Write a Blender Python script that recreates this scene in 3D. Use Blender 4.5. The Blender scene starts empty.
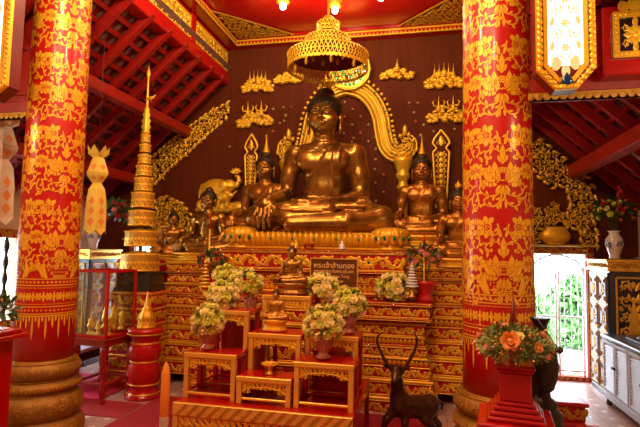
import bpy, math, random
import numpy as np
from mathutils import Vector, Matrix
PI = math.pi
sc = bpy.context.scene
COL = sc.collection
R = random.Random(7)

# ---------------------------------------------------------------- camera
F = 488.0
YAW, PITCH, ROLL, H = math.radians(12.1), math.radians(4.3), math.radians(1.05), 1.5
_rot = Matrix.Rotation(YAW, 3, 'Z') @ Matrix.Rotation(PI/2 + PITCH, 3, 'X') @ Matrix.Rotation(ROLL, 3, 'Z')
cd = bpy.data.cameras.new('camera'); cam = bpy.data.objects.new('camera', cd); COL.objects.link(cam)
cam.matrix_world = Matrix.Translation((0, 0, H)) @ _rot.to_4x4()
cd.sensor_width = 36; cd.lens = F/640*36; cd.clip_start = .05; cd.clip_end = 200
sc.camera = cam
def ray(px, py): return _rot @ Vector(((px-320)/F, (213.5-py)/F, -1))
def PY(px, py, Y):
    d = ray(px, py); return Vector((0, 0, H)) + d*(Y/d.y)
def PZ(px, py, Z):
    d = ray(px, py); return Vector((0, 0, H)) + d*((Z-H)/d.z)
def PX(px, py, X):
    d = ray(px, py); return Vector((0, 0, H)) + d*(X/d.x)

# ---------------------------------------------------------------- mesh builder
class MB:
    def __init__(s): s.v=[]; s.f=[]; s.m=[]; s.s=[]
    def add(s, vs, fs, mi=0, smooth=False):
        b=len(s.v); s.v.extend([tuple(p) for p in vs])
        for f in fs: s.f.append(tuple(b+i for i in f)); s.m.append(mi); s.s.append(smooth)
        return s
    def box(s, x0,x1,y0,y1,z0,z1, mi=0, bev=0.0):
        if x0>x1: x0,x1=x1,x0
        if y0>y1: y0,y1=y1,y0
        if z0>z1: z0,z1=z1,z0
        b=min(bev,(x1-x0)*.45,(y1-y0)*.45,(z1-z0)*.45)
        if b<=0:
            vs=[(x,y,z) for z in (z0,z1) for y in (y0,y1) for x in (x0,x1)]
            return s.add(vs,[(0,2,3,1),(4,5,7,6),(0,1,5,4),(2,6,7,3),(0,4,6,2),(1,3,7,5)],mi)
        # chamfered box: 24 verts
        vs=[];idx={}
        for ix in (0,1):
            for iy in (0,1):
                for iz in (0,1):
                    X=(x0,x1)[ix];Y=(y0,y1)[iy];Z=(z0,z1)[iz]
                    dx=b if ix==0 else -b;dy=b if iy==0 else -b;dz=b if iz==0 else -b
                    for ax,p in enumerate(((X,Y+dy,Z+dz),(X+dx,Y,Z+dz),(X+dx,Y+dy,Z))):
                        idx[(ix,iy,iz,ax)]=len(vs);vs.append(p)
        fs=[]
        q=lambda *k:fs.append(tuple(idx[i] for i in k))
        for a in (0,1):
            o=[(a,0,0,0),(a,1,0,0),(a,1,1,0),(a,0,1,0)];q(*(o if a else o[::-1]))
            o=[(0,a,0,1),(1,a,0,1),(1,a,1,1),(0,a,1,1)];q(*(o if not a else o[::-1]))
            o=[(0,0,a,2),(1,0,a,2),(1,1,a,2),(0,1,a,2)];q(*(o if a else o[::-1]))
        for a in (0,1):
            for c in (0,1):
                q((0,a,c,1),(1,a,c,1),(1,a,c,2),(0,a,c,2))
                q((a,0,c,0),(a,1,c,0),(a,1,c,2),(a,0,c,2))
                q((a,c,0,0),(a,c,1,0),(a,c,1,1),(a,c,0,1))
        for ix in (0,1):
            for iy in (0,1):
                for iz in (0,1): q((ix,iy,iz,0),(ix,iy,iz,1),(ix,iy,iz,2))
        return s.add(vs,fs,mi)
    def lathe(s, prof, n=24, cx=0, cy=0, cz=0, mi=0, mod=None, smooth=True, sx=1, sy=1, cap=True, rot=0, tilt=None):
        vs=[]
        for k,(r,z) in enumerate(prof):
            for i in range(n):
                a=2*PI*i/n+rot; rr=r*(mod(a,k) if mod else 1)
                p=Vector((sx*rr*math.cos(a),sy*rr*math.sin(a),z))
                if tilt is not None: p=tilt@p
                vs.append((cx+p.x,cy+p.y,cz+p.z))
        fs=[]
        for k in range(len(prof)-1):
            for i in range(n):
                j=(i+1)%n; fs.append((k*n+i,k*n+j,(k+1)*n+j,(k+1)*n+i))
        s.add(vs,fs,mi,smooth)
        if cap:
            b=len(s.v)-len(vs)
            for k,rev in ((0,True),(len(prof)-1,False)):
                if prof[k][0]>1e-4:
                    f=[b+k*n+i for i in range(n)]
                    if rev: f=f[::-1]
                    s.f.append(tuple(f)); s.m.append(mi); s.s.append(False)
        return s
    def tube(s, pts, rad, n=8, mi=0, smooth=True, cap=True):
        pts=[Vector(p) for p in pts]; N=len(pts)
        rad=rad if isinstance(rad,(list,tuple)) else [rad]*N
        vs=[];up=Vector((.13,.31,.94)).normalized();prev=None
        for i,p in enumerate(pts):
            t=(pts[min(i+1,N-1)]-pts[max(i-1,0)]).normalized()
            a=prev if prev is not None else up
            a=(a-t*a.dot(t))
            if a.length<1e-4: a=t.orthogonal()
            a.normalize(); b=t.cross(a); prev=a
            for k in range(n):
                th=2*PI*k/n; vs.append(p+(a*math.cos(th)+b*math.sin(th))*rad[i])
        fs=[(i*n+k,i*n+(k+1)%n,(i+1)*n+(k+1)%n,(i+1)*n+k) for i in range(N-1) for k in range(n)]
        s.add(vs,fs,mi,smooth)
        if cap:
            b=len(s.v)-len(vs)
            s.f.append(tuple(b+k for k in range(n))[::-1]);s.m.append(mi);s.s.append(False)
            s.f.append(tuple(b+(N-1)*n+k for k in range(n)));s.m.append(mi);s.s.append(False)
        return s
    def ball(s, c, r, mi=0, n=10, m=6, mod=None):
        if not isinstance(r,(tuple,list)): r=(r,r,r)
        vs=[(c[0],c[1],c[2]-r[2])]
        for j in range(1,m):
            ph=-PI/2+PI*j/m
            for i in range(n):
                a=2*PI*i/n; k=mod(a,ph) if mod else 1
                vs.append((c[0]+r[0]*math.cos(ph)*math.cos(a)*k,c[1]+r[1]*math.cos(ph)*math.sin(a)*k,c[2]+r[2]*math.sin(ph)*k))
        vs.append((c[0],c[1],c[2]+r[2]));T=len(vs)-1
        fs=[(0,1+(i+1)%n,1+i) for i in range(n)]
        for j in range(m-2):
            for i in range(n):
                a=1+j*n+i;b=1+j*n+(i+1)%n;fs.append((a,b,b+n,a+n))
        fs+=[(T,1+(m-2)*n+i,1+(m-2)*n+(i+1)%n) for i in range(n)]
        return s.add(vs,fs,mi,True)
    def prism(s, poly, f, d0, d1, mi=0):   # poly 2D list, f(u,v,d)->xyz
        n=len(poly)
        vs=[f(u,v,d0) for u,v in poly]+[f(u,v,d1) for u,v in poly]
        fs=[tuple(range(n))[::-1],tuple(range(n,2*n))]+[(i,(i+1)%n,n+(i+1)%n,n+i) for i in range(n)]
        return s.add(vs,fs,mi)
    def build(s, name, mats, parent=None, loc=None):
        me=bpy.data.meshes.new(name)
        off=Vector(loc) if loc is not None else (parent['_o'] if False else Vector((0,0,0)))
        vs=s.v if off.length==0 else [(a-off.x,b-off.y,c-off.z) for a,b,c in s.v]
        me.from_pydata(vs,[],s.f)
        if not isinstance(mats,(list,tuple)): mats=[mats]
        for m in mats: me.materials.append(m)
        me.polygons.foreach_set('material_index',s.m)
        me.polygons.foreach_set('use_smooth',s.s)
        me.update()
        o=bpy.data.objects.new(name,me); COL.objects.link(o)
        if parent is not None: o.parent=parent
        elif loc is not None: o.location=loc
        return o

def tag(o,label=None,cat=None,group=None,kind=None):
    if label: o['label']=label
    if cat: o['category']=cat
    if group: o['group']=group
    if kind: o['kind']=kind
    return o
def empty(name,loc,label,cat,group=None,rz=0,s=1.0,kind=None):
    o=bpy.data.objects.new(name,None);COL.objects.link(o);o.location=loc;o.rotation_euler=(0,0,rz);o.scale=(s,s,s)
    o.empty_display_size=.05
    return tag(o,label,cat,group,kind)
def part(name,mesh,parent,loc=(0,0,0),rot=(0,0,0),s=1.0):
    o=bpy.data.objects.new(name,mesh);COL.objects.link(o);o.parent=parent;o.location=loc;o.rotation_euler=rot
    o.scale=s if isinstance(s,(tuple,list)) else (s,s,s)
    return o
def copy_tree(o,parent=None):
    c=o.copy();COL.objects.link(c);c.parent=parent
    for ch in list(o.children): copy_tree(ch,c)
    return c

# ---------------------------------------------------------------- materials
def mat(name,col,rough=.5,metal=0.0,col2=None,scale=6.0,contrast=.5,bump=0.0,bscale=40.0,coat=0.0,emit=None,estr=0.0,trans=0.0,spec=None,stretch=None,sub=0.0):
    m=bpy.data.materials.new(name);m.use_nodes=True;nt=m.node_tree;N=nt.nodes;L=nt.links
    b=N['Principled BSDF'];b.inputs['Base Color'].default_value=(*col,1);b.inputs['Roughness'].default_value=rough;b.inputs['Metallic'].default_value=metal
    if coat: b.inputs['Coat Weight'].default_value=coat;b.inputs['Coat Roughness'].default_value=.12
    if trans: b.inputs['Transmission Weight'].default_value=trans
    if spec is not None: b.inputs['Specular IOR Level'].default_value=spec
    if sub: b.inputs['Subsurface Weight'].default_value=sub;b.inputs['Subsurface Radius'].default_value=(.02,.01,.005)
    if emit: b.inputs['Emission Color'].default_value=(*emit,1);b.inputs['Emission Strength'].default_value=estr
    tc=None
    if col2 or bump:
        tc=N.new('ShaderNodeTexCoord');mp=N.new('ShaderNodeMapping');L.new(tc.outputs['Object'],mp.inputs[0])
        if stretch: mp.inputs['Scale'].default_value=stretch
    if col2:
        n=N.new('ShaderNodeTexNoise');n.inputs['Scale'].default_value=scale;n.inputs['Detail'].default_value=5
        L.new(mp.outputs[0],n.inputs['Vector'])
        r=N.new('ShaderNodeValToRGB');r.color_ramp.elements[0].position=.5-contrast*.35;r.color_ramp.elements[1].position=.5+contrast*.35
        r.color_ramp.elements[0].color=(*col,1);r.color_ramp.elements[1].color=(*col2,1)
        L.new(n.outputs['Fac'],r.inputs[0]);L.new(r.outputs[0],b.inputs['Base Color'])
    if bump:
        n=N.new('ShaderNodeTexNoise');n.inputs['Scale'].default_value=bscale;n.inputs['Detail'].default_value=3
        L.new(mp.outputs[0],n.inputs['Vector'])
        bp=N.new('ShaderNodeBump');bp.inputs['Strength'].default_value=bump;bp.inputs['Distance'].default_value=.01
        L.new(n.outputs['Fac'],bp.inputs['Height']);L.new(bp.outputs[0],b.inputs['Normal'])
    return m
M={}
M['gold']=mat('gilded_plaster',(.88,.50,.02),.38,.4,(.76,.40,.012),9,.6,.35,60)
M['gold_bright']=mat('bright_gilding',(.95,.60,.035),.34,.4,(.86,.48,.02),8,.5,.2,80)
M['gold_paint']=mat('gold_stencil_paint',(.95,.60,.03),.36,.25,(.86,.50,.02),14,.8)
M['gold_dull']=mat('worn_gilding',(.62,.34,.02),.45,.3,(.40,.18,.01),16,.9,.6,70)
M['frame_gold']=mat('gold_lacquered_wood',(.95,.66,.10),.32,.5,(.82,.50,.06),12,.8,.1,60)
M['frame_band']=mat('gold_brushed_wood',(.95,.72,.13),.34,.45,(.72,.48,.06),5,.7,.1,40,stretch=(6,40,6))
M['red']=mat('red_lacquer',(.48,.006,.004),.25,0,(.4,.004,.003),3,.6,0,coat=.4)
M['red_col']=mat('red_column_paint',(.54,.010,.004),.38,0,(.46,.006,.003),2.5,.8,0,coat=.3)
M['red_wood']=mat('red_painted_wood',(.40,.012,.006),.42,0,(.28,.008,.005),5,.8,.15,30,stretch=(8,1,8))
M['red_dark']=mat('dark_red_wood',(.2,.006,.004),.4,0,(.12,.005,.004),5,.8,.1,30)
M['red_frieze']=mat('red_frieze_ground',(.52,.008,.008),.4,0,(.34,.005,.008),7,.8)
M['brown']=mat('dark_stained_planks',(.14,.030,.007),.6,0,(.08,.016,.005),3,.9,.1,12,stretch=(6,6,.6),spec=.08)
M['tile']=mat('clay_roof_tiles',(.24,.12,.09),.7,0,(.10,.05,.04),9,.9,.3,30,spec=.2)
M['cream']=mat('cream_plaster',(.72,.55,.33),.8,0,(.66,.5,.3),2,.6,.05,40)
M['bronze']=mat('gilded_bronze',(.60,.34,.05),.27,.8,(.15,.065,.012),5.5,.8,.16,30)
M['copper']=mat('copper_gilt_bronze',(.62,.29,.035),.3,.75,(.26,.09,.012),4,1.0,.1,35)
M['bronze_small']=mat('polished_small_bronze',(.64,.34,.05),.32,.6,(.38,.17,.02),12,.8)
M['hair']=mat('dark_bronze_curls',(.07,.045,.022),.42,.6,(.03,.02,.012),30,.8)
M['deer']=mat('dark_bronze_deer',(.13,.055,.02),.34,.6,(.05,.02,.010),9,.9,.2,60)
M['urn']=mat('green_black_bronze',(.035,.03,.016),.3,.6,(.016,.016,.01),7,.9,.1,30)
M['black']=mat('black_lacquer',(.012,.010,.012),.25,0,(.02,.014,.012),5,.5,coat=.3)
M['white']=mat('white_enamel',(.8,.8,.78),.4)
M['silver']=mat('silver_leaf',(.8,.82,.86),.3,.8)
M['cab']=mat('bluish_dark_paint',(.045,.055,.085),.35,0,(.03,.04,.065),6,.6,coat=.3)
M['louver']=mat('pale_blue_louvers',(.5,.56,.66),.4,0,(.42,.48,.6),6,.6)
M['porcelain']=mat('white_porcelain',(.75,.75,.7),.2,0,coat=.5)
M['blue']=mat('cobalt_glaze',(.03,.06,.22),.2,0,coat=.5)
M['leaf']=mat('green_leaves',(.05,.12,.02),.5,0,(.03,.07,.015),10,.8)
M['leaf_y']=mat('yellow_green_leaves',(.25,.3,.05),.5,0,(.14,.2,.03),10,.8)
M['rose_cream']=mat('cream_petals',(.95,.87,.36),.55,0,(.92,.80,.28),30,.7,sub=.1)
M['rose_yellow']=mat('yellow_green_petals',(.82,.80,.13),.55,0,(.66,.70,.08),30,.7,sub=.1)
M['rose_pink']=mat('pink_petals',(.75,.16,.16),.55,0,(.8,.3,.26),30,.7)
M['rose_red']=mat('red_petals',(.6,.02,.02),.5,0,(.45,.01,.02),30,.7)
M['rose_orange']=mat('orange_petals',(.95,.50,.12),.55,0,(.92,.40,.08),30,.7,sub=.1)
M['rose_peach']=mat('peach_petals',(.85,.4,.26),.55,0,(.9,.5,.3),30,.7)
M['vase_glass']=mat('rosy_vase_glass',(.5,.2,.12),.12,0,(.42,.14,.08),20,.7,coat=.6)
M['candle']=mat('orange_wax',(.95,.37,.03),.4,0,(.9,.32,.025),4,.5,sub=.2)
M['gold_shaded']=mat('shaded_worn_gilding',(.40,.21,.018),.45,.35,(.24,.11,.01),16,.9,.6,70)  # worn gilding with the shade low on the columns put into its colour
M['green_glass']=mat('green_mirror_glass',(.01,.3,.12),.12,.7,(.0,.18,.09),12,.8)
M['blue_glass']=mat('blue_mirror_glass',(.02,.09,.2),.12,.6)
M['red_glass']=mat('red_mirror_glass',(.5,.005,.01),.15,.5)
M['mirror']=mat('small_mirror_glass',(.85,.85,.85),.1,.9)
M['stud']=mat('pearly_glass_studs',(.62,.40,.14),.35,.3,(.40,.30,.14),14,.8)
M['stud_red']=mat('red_glass_studs',(.5,.12,.06),.25,.4)
M['sign']=mat('brown_sign_board',(.16,.05,.008),.35,0,(.11,.035,.006),6,.6)
M['letter']=mat('gold_lettering',(.95,.62,.22),.4,.2)
M['paper']=mat('yellow_paper',(.9,.72,.12),.6,0,(.85,.62,.08),8,.5,sub=.2)
M['paper_white']=mat('white_paper',(.8,.68,.52),.6,0,(.75,.6,.42),8,.5,sub=.2)
M['paper_orange']=mat('orange_paper',(.85,.3,.06),.6)
M['grey']=mat('dark_grey_metal',(.05,.05,.05),.5,.3)
M['orchid_pot']=mat('red_glazed_pot',(.5,.008,.01),.22,0,coat=.5)
M['ground']=mat('pale_concrete',(.6,.6,.58),.9,0,(.5,.5,.48),3,.7)
M['bush']=mat('garden_leaves',(.10,.28,.05),.6,0,(.05,.16,.03),5,.9)
M['leg']=mat('turned_red_legs',(.3,.006,.005),.3,0,coat=.4)
M['carpet']=mat('red_carpet_wool',(.36,.006,.012),.95,0,(.28,.004,.01),30,.8,.4,300)
M['pink_mat']=mat('pink_mat_fabric',(.75,.03,.12),.9,0,(.65,.02,.1),30,.8)
def glass_mat(name,tint=(1,1,1),refl=.12):
    m=bpy.data.materials.new(name);m.use_nodes=True;nt=m.node_tree;N=nt.nodes;L=nt.links
    N.remove(N['Principled BSDF']);out=N['Material Output']
    t=N.new('ShaderNodeBsdfTransparent');t.inputs[0].default_value=(*tint,1)
    g=N.new('ShaderNodeBsdfGlossy');g.inputs['Roughness'].default_value=.03
    fr=N.new('ShaderNodeFresnel');fr.inputs[0].default_value=1.45
    mx=N.new('ShaderNodeMixShader');mu=N.new('ShaderNodeMath');mu.operation='MULTIPLY';mu.inputs[1].default_value=.35;L.new(fr.outputs[0],mu.inputs[0]);L.new(mu.outputs[0],mx.inputs[0]);L.new(t.outputs[0],mx.inputs[1]);L.new(g.outputs[0],mx.inputs[2]);L.new(mx.outputs[0],out.inputs[0])
    return m
M['glass']=glass_mat('clear_case_glass',(.93,.95,.9))
def lamp_panel(name,c1,c2,s):
    m=bpy.data.materials.new(name);m.use_nodes=True;nt=m.node_tree;N=nt.nodes;L=nt.links
    b=N['Principled BSDF'];b.inputs['Base Color'].default_value=(.8,.7,.5,1)
    b.inputs['Emission Color'].default_value=(*c1,1);b.inputs['Emission Strength'].default_value=s
    return m
M['lit']=lamp_panel('lit_lantern_glass',(1,.78,.42),None,5)
M['lit_dim']=lamp_panel('lit_lantern_ornament',(1,.42,.05),None,.3)
M['bulb']=lamp_panel('lit_bulb',(1,.8,.5),None,25)
# floor: marble tiles with pale inset dots
def floor_mat():
    m=bpy.data.materials.new('polished_tiles');m.use_nodes=True;nt=m.node_tree;N=nt.nodes;L=nt.links;b=N['Principled BSDF']
    tc=N.new('ShaderNodeTexCoord')
    br=N.new('ShaderNodeTexBrick');br.offset=0;br.inputs['Scale'].default_value=1
    for k,v in (('Mortar Size',.004),('Brick Width',.2),('Row Height',.2)): br.inputs[k].default_value=v
    br.inputs['Color1'].default_value=(.42,.25,.20,1);br.inputs['Color2'].default_value=(.50,.31,.25,1);br.inputs['Mortar'].default_value=(.2,.1,.08,1)
    L.new(tc.outputs['Object'],br.inputs['Vector'])
    # dots: distance to tile corner
    mp=N.new('ShaderNodeMapping');mp.inputs['Scale'].default_value=(5,5,5);L.new(tc.outputs['Object'],mp.inputs[0])
    fr=N.new('ShaderNodeVectorMath');fr.operation='FRACTION';L.new(mp.outputs[0],fr.inputs[0])
    sb=N.new('ShaderNodeVectorMath');sb.operation='SUBTRACT';sb.inputs[1].default_value=(.5,.5,0);L.new(fr.outputs[0],sb.inputs[0])
    ab=N.new('ShaderNodeVectorMath');ab.operation='ABSOLUTE';L.new(sb.outputs[0],ab.inputs[0])
    sx=N.new('ShaderNodeSeparateXYZ');L.new(ab.outputs[0],sx.inputs[0])
    ad=N.new('ShaderNodeMath');ad.operation='ADD';L.new(sx.outputs[0],ad.inputs[0]);L.new(sx.outputs[1],ad.inputs[1])
    gt=N.new('ShaderNodeMath');gt.operation='LESS_THAN';gt.inputs[1].default_value=.16;L.new(ad.outputs[0],gt.inputs[0])
    mx=N.new('ShaderNodeMix');mx.data_type='RGBA';L.new(gt.outputs[0],mx.inputs['Factor']);L.new(br.outputs['Color'],mx.inputs['A']);mx.inputs['B'].default_value=(.75,.7,.66,1)
    L.new(mx.outputs['Result'],b.inputs['Base Color']);b.inputs['Roughness'].default_value=.28
    return m
M['floor']=floor_mat()

# ---------------------------------------------------------------- ornament strokes
class Orn:
    """raised ribbons and leaves laid on a surface f(u,v,h)"""
    def __init__(s,mb,f,mi=0,h=.004,skirt=0.0,case=0.0): s.mb=mb;s.f=f;s.mi=mi;s.h=h;s.sk=skirt;s.case=case;s.lv=0
    def stroke(s,pts,wf,h=None):
        n=len(pts);h=s.h if h is None else h;vs=[]
        if s.case:      # a border of bare ground keeps neighbouring leaves apart
            s.lv+=.000004;a0=s.lv;cs=[]
            for i,(x,y) in enumerate(pts):
                a=pts[max(i-1,0)];b=pts[min(i+1,n-1)];dx,dy=b[0]-a[0],b[1]-a[1];l=math.hypot(dx,dy) or 1
                nx,ny=-dy/l,dx/l;w=wf(i/(n-1))/2;wc=w+s.case
                cs.append((s.f(x+nx*wc,y+ny*wc,a0),s.f(x-nx*wc,y-ny*wc,a0)));vs+=[s.f(x+nx*w,y+ny*w,a0+.000006),s.f(x-nx*w,y-ny*w,a0+.000002)]
            fs=[(i*2,i*2+2,i*2+3,i*2+1) for i in range(n-1)]
            s.mb.add([q for c in cs for q in c],fs,0,True);s.mb.add(vs,fs,s.mi,True);return
        for i,(x,y) in enumerate(pts):
            a=pts[max(i-1,0)];b=pts[min(i+1,n-1)];dx,dy=b[0]-a[0],b[1]-a[1];l=math.hypot(dx,dy) or 1
            nx,ny=-dy/l,dx/l;t=i/(n-1);w=wf(t)/2
            if s.sk:
                vs+=[s.f(x+nx*w,y+ny*w,-s.sk),s.f(x+nx*w,y+ny*w,0),s.f(x,y,h*min(1,w*60+.2)),s.f(x-nx*w,y-ny*w,0),s.f(x-nx*w,y-ny*w,-s.sk)]
            else:
                vs+=[s.f(x+nx*w,y+ny*w,0),s.f(x,y,h),s.f(x-nx*w,y-ny*w,0)]
        c=5 if s.sk else 3
        fs=[(i*c+k,(i+1)*c+k,(i+1)*c+k+1,i*c+k+1) for i in range(n-1) for k in range(c-1)]
        if s.sk: fs+=[(i*c,i*c+4,(i+1)*c+4,(i+1)*c) for i in range(n-1)]
        s.mb.add(vs,fs,s.mi,True)
    def line(s,x0,y0,x1,y1,w,w1=None,n=2,h=None):
        w1=w if w1 is None else w1
        s.stroke([(x0+(x1-x0)*i/(n-1),y0+(y1-y0)*i/(n-1)) for i in range(n)],lambda t:w+(w1-w)*t,h)
    def leaf(s,x,y,a,L,W,bend=0.0,n=6,h=None):
        pts=[];X,Y=x,y
        for i in range(n):
            pts.append((X,Y));aa=a+bend*i/(n-1);X+=L/(n-1)*math.cos(aa);Y+=L/(n-1)*math.sin(aa)
        s.stroke(pts,lambda t:W*(.12+math.sin(PI*min(1,t*.93+.07))**.8) if t<.99 else W*.03,h)
    def spiral(s,x,y,r0,r1,turns,a0,w0,w1,d=1,n=None,h=None):
        n=n or max(8,int(12*turns))
        pts=[]
        for i in range(n+1):
            t=i/n;r=r0+(r1-r0)*t**.8;a=a0+d*2*PI*turns*t;pts.append((x+r*math.cos(a),y+r*math.sin(a)))
        s.stroke(pts,lambda t:w0+(w1-w0)*t,h)
    def dot(s,x,y,r,n=8,h=None,mi=None,sq=1):
        h=s.h if h is None else h
        if s.case:
            s.lv+=.000004;a0=s.lv
            for q,mm,e in ((r+s.case,0,0),(r,s.mi if mi is None else mi,.000002)):
                s.mb.add([s.f(x+q*math.cos(2*PI*i/n),y+q*math.sin(2*PI*i/n),a0+e) for i in range(n)],[tuple(range(n))],mm,True)
            return
        vs=[s.f(x+r*math.cos(2*PI*i/n),y+sq*r*math.sin(2*PI*i/n),0) for i in range(n)]+[s.f(x,y,h)]
        s.mb.add(vs,[(i,(i+1)%n,n) for i in range(n)],s.mi if mi is None else mi,True)
    def rosette(s,x,y,r,n=8,mi2=None):
        for i in range(n): s.leaf(x+.2*r*math.cos(2*PI*i/n),y+.2*r*math.sin(2*PI*i/n),2*PI*i/n,r*.8,r*.5,0,5)
        s.dot(x,y,r*.26,8,s.h*1.6,mi2)
    def scroll(s,cx,cy,r,d=1,a0=PI,w=.2,leaves=5):
        """a curling vine with small leaves outside and a bud in its eye"""
        s.spiral(cx,cy,r,r*.22,1.15,a0,w*r,w*r*.6,d)
        s.dot(cx,cy,r*.26,7)
        for i in range(leaves):
            t=(i+.6)/leaves*.62;a=a0+d*2*PI*1.15*t;rr=r*(1-.78*t**.8)
            s.leaf(cx+rr*math.cos(a),cy+rr*math.sin(a),a+d*.9,r*.42,r*.24,d*-.9,5)
def face(o,ux,uy,nn):
    o,ux,uy,nn=Vector(o),Vector(ux),Vector(uy),Vector(nn)
    return lambda u,v,h:o+ux*u+uy*v+nn*h
def frontface(x,y,z): return lambda u,v,h:(x+u,y-h,z+v)
def vine(orn,L,hh,y0=0.0,flower_mi=None,period=None,lead=0):
    """frieze: running scroll of height hh and length L"""
    p=period or hh*1.0;n=max(1,round(L/p));p=L/n
    pts=[(L*i/(n*6),y0+hh/2+hh*.30*math.sin(PI*i/6+(0 if lead else PI))) for i in range(n*6+1)]
    orn.stroke(pts,lambda t:hh*.075)
    for i in range(n):
        c=p*(i+.5);sg=1 if (i+lead)%2 else -1
        if n>=5 and (i+lead)%5==2:
            orn.rosette(c,y0+hh/2,hh*.46,8,flower_mi)
        else:
            r=min(hh*.42,p*.44)
            orn.scroll(c,y0+hh/2-sg*hh*.03,r,-sg,PI*(.9 if sg>0 else 1.1),.36,5)
        orn.leaf(c+p*.5,y0+hh*(.5-sg*.40),PI/2*sg,hh*.70,hh*.32,.9*sg,5)
        orn.leaf(c-p*.40,y0+hh*(.5+sg*.40),-PI*.2*sg,hh*.46,hh*.28,-.6*sg,5)
        orn.leaf(c+p*.40,y0+hh*(.5+sg*.42),PI+PI*.25*sg,hh*.44,hh*.26,.6*sg,5)
def dots(orn,L,y,step,r,mi=None,sq=1):
    n=max(1,int(L/step))
    for i in range(n): orn.dot((i+.5)*L/n,y,r,5,None,mi,sq)
def petals_row(orn,L,y0,hh,step):
    n=max(1,round(L/step));p=L/n
    for i in range(n): orn.leaf(p*(i+.5),y0,PI/2,hh,p*.95,0,6)
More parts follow.
